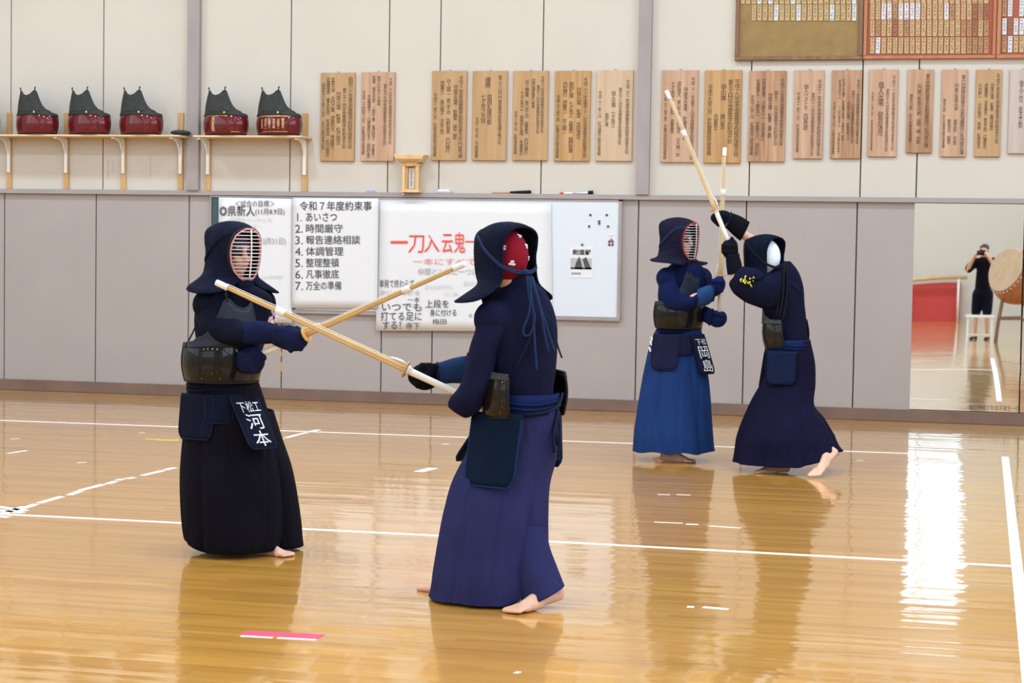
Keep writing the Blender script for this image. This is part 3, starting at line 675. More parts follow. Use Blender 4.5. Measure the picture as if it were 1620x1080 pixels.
# ---- the small shrine on the ledge
c = W(651, 306, .05); sx = c.x; sz = ZL + .046
t = empty('household_shrine', (sx, -.03, sz)); tag(t, 'small wooden shrine with open front standing on the ledge', 'shrine')
ps = .0058 * 1.0
def sb(x0, x1, y0, y1, z0, z1): return box(sx + x0, sx + x1, y0, y1, sz + z0, sz + z1)
obj('base', join(sb(-.095, .095, -.12, -.001, 0, .012), sb(-.082, .082, -.11, -.001, .012, .030)), 'pine', t)
for s in (-1, 1):
    obj('column', sb(*sorted((s * .080, s * .052)), -.10, -.07, .030, .245), 'pine', t)
    obj('door_leaf', sb(*sorted((s * .052, s * .030)), -.085, -.072, .035, .235), 'batten_wood', t)
    obj('bracket_knob', xf(ball((0, 0, 0), .010), Matrix.Translation((sx + s * .055, -.108, sz + .262))), 'gold', t, True)
obj('back', sb(-.078, .078, -.02, -.001, .030, .245), 'pine', t)
obj('amulet', sb(-.026, .026, -.06, -.052, .036, .225), 'paper', t)
am = join(text_on('天照皇大神宮', V((sx - .012, -.0610, sz + .05)), V((.022, 0, 0)), V((0, 0, .16)), True))
obj('lettering', am, 'ink', t)
obj('lintel', join(sb(-.084, .084, -.105, -.001, .245, .262), sb(-.070, .070, -.10, -.001, .262, .280)), 'pine', t)
vs = [V((sx + x, y, sz + z)) for z, w_, d_ in ((.280, .105, .115), (.305, .125, .15), (.312, .128, .155), (.345, .146, .16), (.352, .140, .15)) for x, y in ((-w_, -d_), (w_, -d_), (w_, -.001), (-w_, -.001))]
fs = [(3, 2, 1, 0)] + [(4 * i + k, 4 * i + (k + 1) % 4, 4 * i + 4 + (k + 1) % 4, 4 * i + 4 + k) for i in range(4) for k in range(4)] + [(16, 17, 18, 19)]
obj('roof', (vs, fs), 'pine', t)
for i in range(9): obj('rafter', sb(-.090 + i * .0225 - .004, -.090 + i * .0225 + .004, -.118, -.1, .284, .296), 'frame_red', t)
# ---- odds and ends lying on the ledge
zl = ZL + .0455
def on_ledge(x): return W(x, 307, .02).x
tag(obj('eraser', box(on_ledge(580), on_ledge(592), -.035, -.01, zl, zl + .018, .003), mat('eraser_blue', (.35, .42, .72), .6) and 'eraser_blue'), 'small pale blue eraser on the ledge under an award board', 'eraser')
t = empty('board_wiper', (on_ledge(702), -.02, zl)); tag(t, 'white and blue board wiper on the ledge beside the shrine', 'wiper')
obj('pad', box(on_ledge(690), on_ledge(715), -.037, -.005, zl, zl + .014, .003), mat('wiper_blue', (.45, .52, .66), .7) and 'wiper_blue', t); obj('handle', box(on_ledge(693), on_ledge(711), -.033, -.009, zl + .014, zl + .032, .004), 'tape_white', t)
t = empty('metal_file', (on_ledge(800), -.02, zl)); tag(t, 'brown handled rod lying on the ledge beside the whiteboard top', 'tool')
obj('shaft', tube([V((on_ledge(778), -.02, zl + .008)), V((on_ledge(808), -.02, zl + .010))], [.006, .007], 8), 'guard', t)
obj('handle', tube([V((on_ledge(807), -.02, zl + .012)), V((on_ledge(818), -.02, zl + .013)), V((on_ledge(838), -.02, zl + .017)), V((on_ledge(840), -.02, zl + .017))], [.009, .012, .016, .012], 10), 'leather_dark', t, True)
t = empty('marker_pen', (on_ledge(895), -.02, zl)); tag(t, 'red capped marker pen on the ledge near the post', 'pen')
obj('barrel', tube([V((on_ledge(892), -.02, zl + .009)), V((on_ledge(906), -.02, zl + .009))], .009, 8), 'tape_white', t); obj('cap', tube([V((on_ledge(886), -.02, zl + .009)), V((on_ledge(892), -.02, zl + .009))], .010, 8), 'ink_red', t)
t = empty('glue_tube', (on_ledge(920), -.02, zl)); tag(t, 'silver tube with dark cap on the ledge near the post', 'tube')
obj('body', tube([V((on_ledge(906.5), -.02, zl + .006)), V((on_ledge(920), -.02, zl + .011)), V((on_ledge(931), -.02, zl + .014))], [.006, .011, .014], 10), 'bar_silver', t, True); obj('cap', tube([V((on_ledge(931), -.02, zl + .016)), V((on_ledge(938), -.02, zl + .018))], .017, 10), 'leather_dark', t)
tag(obj('ledge_tack', ball((W(638, 311, .05).x, -.047, ZL + .033), .012, 8), 'tape_white', smooth=True), 'tiny white stopper stuck to the ledge under the shrine', 'stopper')

# ---- tapes on the floor
def tape(name, pts, width, m, label, group=None, z=.0012):
    P_ = [G(x, y) for x, y in pts]; vs, fs = [], []
    d = (P_[-1] - P_[0]).normalized(); n = V((-d.y, d.x, 0)) * (width / 2)
    for p in P_: vs += [p - n + V((0, 0, z)), p + n + V((0, 0, z)), p - n, p + n]
    for i in range(len(P_) - 1):
        a, b = 4 * i, 4 * i + 4; fs += [(a, b, b + 1, a + 1), (a + 2, a + 3, b + 3, b + 2), (a, a + 2, b + 2, b), (a + 1, b + 1, b + 3, a + 3)]
    e = 4 * (len(P_) - 1); fs += [(0, 1, 3, 2), (e, e + 2, e + 3, e + 1)]
    return tag(obj(name, (vs, fs), m), label, 'tape', group)
tape('line_tape', [(-80, 661.8), (1330, 713.3), (1478, 718.6)], .05, 'tape_white', 'long thin white line nearest the panelled wall')
tape('line_tape', [(-30, 811.5), (690, 847), (1612, 896)], .05, 'tape_white', 'long white line running across the middle of the floor')
tape('line_tape', [(1590.2, 722.6), (1632, 1110)], .052, 'tape_white', 'wide white line running towards the camera', z=.002)
k = 0
for a, b in (((30, 806), (57, 797)), ((62, 795.5), (70, 793)), ((72, 792.5), (98, 785)), ((109, 783), (128, 776)), ((128, 775), (164, 766)), ((170, 765), (183, 761)), ((186, 759.5), (193, 757.5)), ((199, 757), (213, 755)), ((225, 752), (258, 744)), ((262, 743), (276, 739.5)), ((440, 696), (446, 694)), ((452, 692.5), (472, 687)), ((474, 686.5), (486, 684)), ((486, 683), (505, 679.5))):
    tape('tape_piece', [a, b], .045, 'tape_white', 'worn scrap of white tape in the slanting dashed line', 'dashed slanting tape line', z=.0008)
for a, b in (((-12, 800), (41, 808)), ((-12, 806), (36, 811)), ((-12, 816), (14, 818)), ((2, 813), (40, 801))):
    tape('tape_piece', [a, b], .05, 'tape_white', 'white tape strip in the crossed mark at the dashed line', 'crossed tape mark', z=.0016)
sc_ = [((12, 717), (42, 712.5), .03), ((17, 694.3), (31, 693.6), .02), ((122, 732), (136, 731), .02), ((662, 746), (686, 740), .07), ((699, 702.5), (710, 702), .025), ((220, 684.5), (229, 684), .02),
       ((1040, 782), (1060, 782.5), .02), ((1070, 782), (1092, 783), .02), ((1035, 825.5), (1080, 827.5), .02), ((1085, 829), (1105, 829.5), .03), ((1122, 831.8), (1172, 835), .025), ((1087, 959.5), (1098, 960), .035), ((1112, 960), (1152, 963.5), .035), ((815, 1063), (822, 1064), .03), ((1355, 728), (1366, 728.5), .02)]
for a, b, w in sc_: tape('tape_scrap', [a, b], w, 'tape_white', 'lone scrap of white tape left on the floorboards', 'scattered tape scraps', z=.0008)
tape('tape_scrap', [(230, 694), (252, 695)], .03, 'tape_yellow', 'faded yellow tape scrap on the floor', z=.0008); tape('tape_scrap', [(250, 695.5), (283, 696)], .05, 'tape_yellow', 'bright yellow tape strip on the floor behind the first fighter', z=.0009)
tape('tape_strip', [(386, 1000.5), (509, 1007)], .085, 'tape_pink', 'pink tape strip with white lower edge on the floor', z=.0008)
tape('tape_strip', [(381, 1005.8), (431, 1008.6)], .022, 'tape_white', 'white tape strip along one half of the pink strip', z=.0014); tape('tape_strip', [(439, 1008.8), (500, 1012)], .022, 'tape_white', 'white tape strip along the other half of the pink strip', z=.0014)
# ================================================================== the kendo fighters
def loft(P, rings, n=40, sub=5, pleat=None, cap=True, hem=None, power=2.0):
    """rings: (xl,yl,xr,yr, half depth m, depth shift m). Silhouette through both photo edges, real thickness in depth."""
    rg = spline([list(r) for r in rings], sub); vs, fs = [], []
    m = len(rg)
    for i, (xl, yl, xr, yr, b, dd) in enumerate(rg):
        A, B = P(xl, yl, dd), P(xr, yr, dd); c = (A + B) / 2; u = (B - A) / 2; t = i / (m - 1)
        for k in range(n):
            ph = 2 * math.pi * k / n; cs, sn = math.cos(ph), math.sin(ph)
            if power != 2.0:
                e = 2 / power; cs = math.copysign(abs(cs) ** e, cs); sn = math.copysign(abs(sn) ** e, sn)
            f = 1.0 - (pleat(ph, t) if pleat else 0)
            q = c + u * cs * f + F * (b * sn * f)
            if hem and i >= m - 1 - sub:
                w = (i - (m - 1 - sub)) / sub; zt_ = hem(cs, sn); q.z = q.z * (1 - w) + zt_ * w
            vs.append(q)
    for i in range(m - 1):
        for k in range(n): fs.append((i * n + k, (i + 1) * n + k, (i + 1) * n + (k + 1) % n, i * n + (k + 1) % n))
    if cap: fs.append(tuple(range(n))); fs.append(tuple(reversed(range((m - 1) * n, m * n))))
    return vs, fs
def fix_normals(vf):
    vs, fs = vf; vol = 0
    for f in fs:
        for i in range(1, len(f) - 1): vol += vs[f[0]].dot(vs[f[i]].cross(vs[f[i + 1]]))
    return (vs, fs) if vol > 0 else (vs, [tuple(reversed(f)) for f in fs])
def pleats(k, amp, seed=0, t0=.12):
    r = random.Random(seed); ph0 = r.uniform(0, 6); a2 = r.uniform(0, 6)
    def f(ph, t):
        q = ph + .35 * math.sin(ph + a2 + 1.5 * t) * t
        v1 = (1 - abs(math.sin(k / 2 * q + ph0))) ** 2.2; v2 = (1 - abs(math.sin((k + 3) / 2 * ph + a2 + .6 * t))) ** 4
        return amp * min(1, t / t0) * (v1 * .75 + v2 * .4) * (.45 + .55 * t)
    return f
def noise_folds(amp, seed, k=3):
    r = random.Random(seed); w = [(r.randint(1, 4), r.uniform(2, 7), r.uniform(0, 6)) for _ in range(4)]
    return lambda ph, t: amp * (.5 + .5 * sum(math.sin(a * ph + b * t * 3 + c) for a, b, c in w) / 4)

def shinai(tip, butt, bamboo, label, guard_at=.255):
    """bamboo sword of four staves with leather tip, middle binding, guard, string and long white grip"""
    ax = (tip - butt); L = ax.length; d = ax / L; u, w = frame(d); g_ = butt + d * (guard_at * L)
    t = empty('bamboo_sword', butt); tag(t, label, 'practice sword', 'bamboo swords crossed in practice')
    bl0, bl1 = g_ - d * .03, tip - d * .012
    for k in range(4):                                   # the four staves
        a = math.pi / 4 + k * math.pi / 2; o_ = u * math.cos(a) + w * math.sin(a)
        pts = [bl0 + (bl1 - bl0) * (i / 10) + o_ * (.0078 - .0032 * i / 10) for i in range(11)]
        obj('stave', tube(pts, [.0092 - .0034 * i / 10 + (.0006 if i in (3, 6, 8) else 0) for i in range(11)], 8), bamboo, t, True)
    cap_ = [tip - d * .060, tip - d * .056, tip - d * .052, tip - d * .012, tip - d * .002, tip]
    obj('tip_cap', tube(cap_, [.0150, .0162, .0140, .0145, .0128, .006], 14), 'leather_white', t, True)
    mid = butt + d * (L * .735)
    obj('binding', tube([mid - d * .022, mid - d * .020, mid - d * .007, mid, mid + d * .007, mid + d * .020, mid + d * .022], [.012, .0168, .0165, .0185, .0165, .0168, .012], 14), 'leather_white', t, True)
    obj('grip', tube([butt, butt + d * .004, butt + d * .15, g_ - d * .02, g_ - d * .008], [.010, .0145, .0148, .0165, .0165], 14), 'leather_white', t, True)
    obj('hand_guard', tube([g_ - d * .004, g_ - d * .003, g_ + d * .003, g_ + d * .004], [.034, .039, .039, .034], 24), 'guard', t, False)
    obj('guard_stop', tube([g_ - d * .018, g_ - d * .005], [.023, .024], 16), 'leather_white', t, True)
    s_ = w if w.z > 0 else -w
    obj('string', tube([g_ + d * .008 + s_ * .024, g_ + d * .10 + s_ * .0185, mid + s_ * .0165, tip - d * .06 + s_ * .014], .0018, 6), 'leather_white', t)
    obj('string_knot', tube([g_ + d * .006 + s_ * .022, g_ + d * .03 + s_ * .026, g_ + d * .06 + s_ * .024, g_ + d * .085 + s_ * .020], [.004, .006, .006, .003], 8), 'leather_white', t, True)
    return t
def tip_depth(P, tp, bp, bdd, L, sign):
    """depth shift that makes the sword its real length"""
    B = P(bp[0], bp[1], bdd); best = None
    for i in range(400):
        dd = bdd + sign * i * .004; e = abs((P(tp[0], tp[1], dd) - B).length - L)
        if best is None or e < best[0]: best = (e, dd)
    return best[1]

# ---- the helmet ("men"): local frame, origin at the middle of the head
def helmet(parent, M, pad, bars, rim_in, towel, cords, dots=None, tails=None, flapup=0.0):
    h = empty('helmet', V((0, 0, 0))); h.parent = parent; h.location = M.translation - root_loc(parent)
    def S(side):   # one half: rows of control points, from the top centre line down to the throat
        s = side
        rim = [(0, .112, .128), (.040, .110, .122), (.078, .098, .095), (.096, .086, .050), (.100, .080, .005), (.094, .080, -.045), (.076, .086, -.090), (.048, .096, -.120), (.030, .098, -.134)]
        mid = [(0, -.005, .163), (.055, -.006, .155), (.100, -.005, .115), (.122, -.006, .060), (.124, -.010, .000), (.122, -.008, -.060), (.148, .010, -.128), (.128, .075, -.146), (.060, .098, -.152)]
        out = [(0, -.112, .146), (.055, -.114, .138), (.098, -.110, .110), (.112, -.098, .060), (.108, -.094, .000), (.124, -.100, -.110), (.240, -.078, -.190 + flapup), (.225, .080, -.205 + flapup), (.085, .105, -.172)]
        rows = []
        for a, b, c in zip(rim, mid, out):
            cols = []
            for j in range(9):
                t = j / 8; f0 = (1 - t) * (1 - 2 * t); f1 = 4 * t * (1 - t); f2 = t * (2 * t - 1)
                cols.append(f0 * 1 * V(a) + f1 * V(b) + f2 * V(c))
            rows.append([x for p in cols for x in p])
        rows = spline(rows, 5)
        g = [[V((r[3 * j] * s, r[3 * j + 1], r[3 * j + 2])) for j in range(9)] for r in rows]
        return g
    gr, gl = S(1), S(-1)
    grid = list(reversed(gl)) + gr[1:]
    obj('padded_hood', xf(sheet(grid, .011), M), pad, h, True)
    obj('hood_edge', xf(tube([r[8] for r in grid], .0065, 8), M), pad, h, True)
    for g_ in (gr, gl): obj('hood_seam', xf(tube([p_ * 1.015 + V((0, 0, -.002)) for p_ in g_[24]], .0055, 8), M), pad, h, True)
    rimpts = [r[0] for r in grid]
    obj('grille_border', xf(tube(rimpts, .0095, 8), M), 'leather_dark', h, True)
    # inner coloured rim of the cage
    def rp(z):   # half width of the cage and its y at height z
        tab = [(-.134, .028, .098), (-.12, .048, .096), (-.09, .074, .088), (-.045, .090, .083), (.005, .096, .083), (.05, .092, .089), (.095, .074, .100), (.122, .038, .112), (.128, .012, .113)]
        hw = lerp([(a, b) for a, b, c in tab], z); y = lerp([(a, c) for a, b, c in tab], z); return hw, y
    zz = [-.132 + .258 * i / 24 for i in range(25)]
    ring = [V((rp(z)[0], rp(z)[1] + .006, z)) for z in zz] + [V((-rp(z)[0], rp(z)[1] + .006, z)) for z in reversed(zz)]
    obj('cage_rim', xf(tube(ring, .0055, 8, closed=True), M), rim_in, h, True)
    def bulge(z): return .050 * (1 - (abs(z + .005) / .16) ** 2)
    n = 14
    for i in range(n):
        z = .112 - i * (.236 / (n - 1)); hw, y = rp(z); bz = bulge(z)
        pts = [V((hw * math.sin(a), y + .004 + bz * math.cos(a) ** .8 if math.cos(a) > 0 else y, z)) for a in [math.radians(-90 + 15 * k) for k in range(13)]]
        obj('grille_bar', xf(tube(pts, .0023, 6), M), bars, h, True)
        obj('bar_back', xf(tube([p + V((0, -.0035, -.0006)) for p in pts], .0021, 6), M), 'rim_red', h, True)
    v = [V((0, rp(z)[1] + .0065 + bulge(z), z)) for z in [-.128 + .25 * k / 16 for k in range(17)]]
    obj('centre_bar', xf(tube(v, .0040, 8), M), bars, h, True)
    # throat guard
    tg = [[V((x * (1 - .25 * j / 5), .100 - .010 * (x / .05) ** 2 + .006 * math.sin(j), -.128 - .085 * j / 5)) for j in range(6)] for x in (-.055, -.037, -.018, 0, .018, .037, .055)]
    obj('throat_flap', xf(sheet(tg, .014), M), pad, h, True)
    obj('throat_stitching', xf(tube([V((x, .108 - .010 * (x / .05) ** 2, -.140)) for x in (-.04, -.02, 0, .02, .04)], .003, 6), M), cords, h, True)
    # towel round the head
    tw = ellipsoid(V((0, -.022, .012)), V((.088, 0, 0)), V((0, .106, 0)), V((0, 0, .124)), 24, 16)
    obj('head_towel', xf(tw, M), towel, h, True)
    if dots:
        dl = []
        for (th, zt_, s_) in dots:
            th = math.radians(th); cz = math.sqrt(max(0, 1 - ((zt_ - .012) / .124) ** 2)); c = V((.0895 * cz * math.sin(th), -.022 - .1075 * cz * math.cos(th), zt_))
            nrm = (c - V((0, -.022, .012))); nrm = V((nrm.x / .088 ** 2, nrm.y / .106 ** 2, nrm.z / .124 ** 2)).normalized(); a, b = frame(nrm)
            for k in range(3):
                an = k * 2.1 + th; cc = c + a * math.cos(an) * s_ * .8 + b * math.sin(an) * s_ * .8
                obj('towel_print', xf(ellipsoid(cc, a * s_, b * s_ * .6, nrm * .0015, 10, 6), M), 'towel_white', h, True)
    # cords: from the cage top corners round the hood to a knot behind, with tails down the back
    for s in (-1, 1):
        path = [(.080 * s, .094, .100), (.112 * s, .050, .092), (.131 * s, .002, .052), (.129 * s, -.048, .010), (.112 * s, -.098, -.030), (.062 * s, -.122, -.050), (.012 * s, -.132, -.056)]
        for off in (0, -.009): obj('cord', xf(tube(spline([(x, y - abs(off) * .2, z + off) for x, y, z in path], 5), .0050, 8), M), cords, h, True)
    obj('knot', xf(ellipsoid(V((0, -.136, -.057)), V((.022, 0, 0)), V((0, .012, 0)), V((0, 0, .014))), M), cords, h, True)
    for pts, r in (tails or []): obj('cord', tube(spline([list(p) for p in pts], 6), r, 8), cords, h, True)
    return h

def flap(parent, name, M, a, b, ph, w, hgt, lean, m, z0=0.0, out=.012, thick=.014, edge=None):
    """one skirt flap of the waist guard, hung at angle ph (deg, towards the wearer's right) round the waist; leans outwards"""
    t = math.radians(ph); c = V(((a + out) * math.sin(t), (b + out) * math.cos(t), z0)); n = V((math.sin(t) / a, math.cos(t) / b, 0)).normalized(); s = V((n.y, -n.x, 0))
    dn = (V((0, 0, -1)) * math.cos(lean) + n * math.sin(lean)); grid = []
    nj = 14
    for i in range(9):
        x = -1 + 2 * i / 8; col = []
        for j in range(nj + 1):
            v = j / nj; r = .16; e = 1.0
            if v > 1 - r * w / hgt * 1.6: e = 1 - .22 * ((v - (1 - r * w / hgt * 1.6)) / (r * w / hgt * 1.6)) ** 2.5
            col.append(c + s * (x * w / 2 * e) + dn * (v * hgt) - n * (.010 * x * x))
        grid.append(col)
    o = obj(name, xf(sheet(grid, thick), M), m, parent, True)
    if edge:
        rim = grid[0][1:] + [grid[i][nj] for i in range(1, 8)] + list(reversed(grid[8][1:]))
        obj('edging', xf(tube([p + n * thick * .35 for p in rim], .0045, 6), M), edge, parent, True)
    return lambda u, v, e=.0: M @ (c + s * (u * w / 2) + dn * (v * hgt) - n * (.010 * u * u) + n * (thick / 2 + .0015 + e))

def figure(name_label, base, cat='person'):
    t = empty('person', base); tag(t, name_label, cat, 'kendo fighters'); return t

def body_pieces(P, j, fwd, headM, hs=1.0):
    """closed overlapping pieces of one human body"""
    L = []
    cap_ = lambda a, ra, b, rb: L.append(fix_normals(capsule(a, ra, b, rb)))
    el = lambda c, x, y, z: L.append(fix_normals(xf(ellipsoid(V(c), V((x, 0, 0)), V((0, y, 0)), V((0, 0, z)), 16, 12), headM)))
    # head: skull, jaw, brow, nose, lips, ears
    el((0, -.012, .035), .074, .092, .088); el((0, .022, -.045), .056, .062, .066); el((0, .048, -.088), .028, .026, .022)
    el((0, .072, .028), .050, .016, .014); el((0, .090, -.012), .012, .018, .028); el((0, .098, -.030), .015, .014, .010)
    el((0, .078, -.058), .024, .012, .007); el((0, .076, -.068), .021, .012, .007); el((.035, .062, -.025), .024, .020, .018); el((-.035, .062, -.025), .024, .020, .018)
    el((.076, -.012, -.005), .010, .018, .030); el((-.076, -.012, -.005), .010, .018, .030)
    hc = headM @ V((0, -.02, -.06)); cap_(hc, .052, j['neck'], .056)
    cap_(j['neck'], .065, j['chest'], .095); cap_(j['chest'], .095, j['pelvis'], .088)
    for s in 'RL':
        sh, elb, wr, ha = j['sh' + s], j['el' + s], j['wr' + s], j['ha' + s]
        cap_(j['chest'], .08, sh, .05); cap_(sh, .05, elb, .040); cap_(elb, .041, wr, .029); cap_(wr, .029, ha, .034)
        d = (ha - wr).normalized(); u, w = frame(d)
        for k in range(4): cap_(ha + u * (-.024 + .016 * k), .009, ha + u * (-.024 + .016 * k) + d * .030 - w * .012, .008)
        cap_(ha - u * .03 - d * .015, .010, ha - u * .036 + d * .022, .009)
        hip, kn, an, toe = j['hip' + s], j['kn' + s], j['an' + s], j['toe' + s]
        cap_(j['pelvis'], .080, hip, .060); cap_(hip, .060, kn, .050); cap_(kn, .049, an, .032)
        # foot: heel, arch, ball, five toes. heel under the ankle, toe = tip of the middle toe on the floor
        he = j['he' + s]; d = (toe - he); Lf = d.length; d = d / Lf; sd = d.cross(UP).normalized(); up = sd.cross(d).normalized()
        cap_(an, .031, he + up * .020, .026); ballc = he + d * Lf * .70
        cap_(he + up * .012, .026, ballc + up * .004, .022); cap_(an, .030, he + d * Lf * .5 + up * .022, .024); cap_(he + d * Lf * .5 + up * .022, .024, ballc + up * .004, .022)
        cap_(ballc - sd * .026, .018, ballc + sd * .026, .017); cap_(he + d * Lf * .42 - sd * .010, .024, ballc - sd * .02, .018)
        inner = -1 if s == 'R' else 1
        for k in range(5):
            off = (inner * (.032 - .0165 * k)); ln = Lf * (.285, .29, .275, .25, .22)[k]; r = (.0125, .0092, .0088, .0084, .0080)[k]
            a = ballc + sd * off * .92; b = ballc + sd * off * 1.12 + d * (ln - r) - up * .004
            cap_(a, r * 1.12, b, r)
    return join(*L)
def face_parts(parent, M):
    for s in (-1, 1):
        obj('eye', xf(ellipsoid(V((s * .032, .083, .006)), V((.012, 0, 0)), V((0, .006, 0)), V((0, 0, .005))), M), 'eye_dark', parent, True)
        obj('eyebrow', xf(tube([V((s * .016, .090, .026)), V((s * .032, .090, .030)), V((s * .048, .080, .026))], [.003, .0035, .002], 6), M), 'hair', parent, True)
    obj('mouth', xf(tube([V((-.020, .088, -.062)), V((0, .094, -.062)), V((.020, .088, -.062))], [.002, .0035, .002], 6), M), 'lip', parent, True)
def glove(parent, P, cuff, fist, thumb, mc, mf, skinfold=None, ridges=None):
    """padded glove: quilted cuff and mitten with its own thumb"""
    g = empty('glove', V((0, 0, 0))); g.parent = parent; c0 = P(*[(cuff[0][0] + cuff[0][2]) / 2, (cuff[0][1] + cuff[0][3]) / 2, cuff[0][5]]); g.location = c0 - root_loc(parent)
    obj('cuff', loft(P, cuff, 28, 5, power=2.3), mc, g, True)
    pieces = [fix_normals(loft(P, fist, 24, 4))]
    (ax, ay, ad, ar), (bx_, by_, bd_, br_) = thumb; pieces.append(fix_normals(capsule(P(ax, ay, ad), ar, P(bx_, by_, bd_), br_)))
    for (ax, ay, ad, ar), (bx_, by_, bd_, br_) in (ridges or []): pieces.append(fix_normals(capsule(P(ax, ay, ad), ar, P(bx_, by_, bd_), br_)))
    remeshed('mitten', join(*pieces), mf, g, .008, 4)
    n = len(cuff) - 1; a, b = cuff[n], cuff[n]
    e = loft(P, [(cuff[n][0], cuff[n][1], cuff[n][2], cuff[n][3], cuff[n][4] * 1.05, cuff[n][5])] * 2, 28, 1, cap=False)
    obj('wrist_band', tube(e[0][:28], .006, 6, closed=True), 'cord_navy', g, True)
    return g

def legs_joints(P, j, pel, hipw, side, kn, an):
    j['pelvis'] = pel
    for s, k in (('R', 1), ('L', -1)):
        j['hip' + s] = pel + side * (k * hipw) - UP * .06
        j['kn' + s] = kn[s]; j['an' + s] = an[s]
# ------------------------------------------------------------------ one fighter from its measurements
SWORDS = []
def fighter(c):
    d = c['d']; P = lambda x, y, dd=0.0: px(x, y, d + dd)
    fwd = c['fwd']; side = fwd.cross(UP)
    base = G(*c['base']); t = figure(c['label'], V((base.x, base.y, 0)))
    K = c['key']
    hx, hy, hd, hsc, tiltf = c['head']
    up = (UP + fwd * tiltf).normalized(); HM = frameM(P(hx, hy, hd), c.get('gaze', fwd), up) @ Matrix.Scale(hsc, 4)
    # --- body
    j = {}
    for k, v in c['joints'].items(): j[k] = P(*v)
    for s in 'RL':
        j['toe' + s] = V(c['toe'][s]); j['he' + s] = V(c['heel'][s])
        j['an' + s] = P(*c['ankle'][s]) if s in c.get('ankle', {}) else j['he' + s] + UP * .075 + (j['toe' + s] - j['he' + s]).normalized() * .045
        hp = j['pelvis'] + side * (.06 if s == 'R' else -.06) - UP * .05; j['hip' + s] = hp
        j['kn' + s] = P(*c['knee'][s]) if 'knee' in c and s in c['knee'] else (hp * .55 + j['an' + s] * .45) + fwd * .03
    b = remeshed('body', body_pieces(P, j, fwd, HM), 'skin', t, .0075, 3)
    face_parts(b, HM)
    # --- jacket
    J = [fix_normals(loft(P, c['torso'], 40, 4, noise_folds(.035, 3)))] 
    J += [fix_normals(ball(j['sh' + s], .080)) for s in 'RL'] + [fix_normals(capsule(j['neck'] - UP * .05, .085, j['chest'], .12))]
    jk = remeshed('jacket', join(*J), 'jacket_' + K, t, .011, 5)
    for i, sl in enumerate(c['sleeves']): remeshed('sleeve', join(fix_normals(loft(P, sl, 36, 6, noise_folds(.12, 5 + i))), fix_normals(ball(j['sh' + c.get('order', 'RL')[i]], .078))), 'jacket_' + K, jk, .010, 4)
    for w_, r_, m_ in c.get('seams', []): obj('seam', tube(spline([list(P(*q)) for q in w_], 5), r_, 6), m_, jk, True)
    # --- divided skirt
    H = [loft(P, rr, 150, 6, pl, cap=False, hem=hm) for rr, pl, hm in c['hakama']]
    hk = obj('divided_skirt', join(*H), 'hakama_' + K, t, True)
    md = hk.modifiers.new('thickness', 'SOLIDIFY'); md.thickness = .006; md.offset = 0
    # --- breastplate
    bx, by, bdd, a, bb, sc, ut = c['do']
    bp = empty('breastplate', V()); bp.parent = t; DM = frameM(P(bx, by, bdd), fwd, (UP + fwd * ut).normalized()); bp.location = DM.translation - root_loc(t)
    breastplate(bp, DM, c['lacquer'], 'chest_navy' if K in 'AC' else 'leather_grey', a, bb, sc)
    for pts, r_ in c.get('straps', []): obj('strap', tube(spline([list(P(*q)) for q in pts], 5), r_, 8), 'cord_dark' if K != 'B' else 'cord_navy', bp, True)
    # --- waist guard
    wg = empty('waist_guard', V()); wg.parent = t; wx, wy, wdd, wa, wb = c['tare']; WM = frameM(P(wx, wy, wdd), fwd); wg.location = WM.translation - root_loc(t)
    ring = [[V((math.sin(p) * (wa + .010), math.cos(p) * (wb + .010), z)) for z in (-.035, -.01, .02, .05)] for p in [2 * math.pi * k / 48 for k in range(49)]]
    obj('belt', xf(sheet(ring, .012), WM), c.get('belt', 'jacket_' + K), wg, True)
    for k in (0, 1): obj('belt_cord', xf(tube([V((math.sin(p) * (wa + .020), math.cos(p) * (wb + .020), -.005 + .02 * k + .006 * math.sin(p * 3))) for p in [2 * math.pi * i / 40 for i in range(40)]], .006, 6, closed=True), WM), c.get('belt', 'jacket_' + K), wg, True)
    for ph, w_, h_, lean, out, lab in c['flaps']:
        fn = flap(wg, 'name_tag' if lab else 'flap', WM, wa, wb, ph, w_, h_, lean, c.get('flapm', 'pad_' + K), -.025, out, .014, c.get('edge', 'cord_navy'))
        if lab:
            l = []
            for s, u0, u1, v0, v1, vert in lab:
                g_, f_ = glyphs(s, vert, 0); l.append(([fn(-(u0 + (u1 - u0) * x), v1 + (v0 - v1) * y, .003) for x, y in g_], f_))
            for q in l: obj('lettering', q, 'tape_white', wg)
    # --- gloves
    for g_ in c['gloves']: glove(t, P, *g_)
    # --- helmet
    helmet(t, HM, 'pad_' + K, c['bars'], c['rim'], c['towel'], c['cords'], c.get('dots'), [([P(*q) for q in pts], r_) for pts, r_ in c.get('tails', [])], c.get('flapup', 0))
    for ex in c.get('extra', []): ex(P, t, jk, hk)
    # --- sword
    tp, bt, bdd, sg, L, bam, lab, ga = c['sword']
    td = tip_depth(P, tp, bt, bdd, L, sg)
    shinai(P(tp[0], tp[1], td), P(bt[0], bt[1], bdd), bam, lab, ga)
    return t

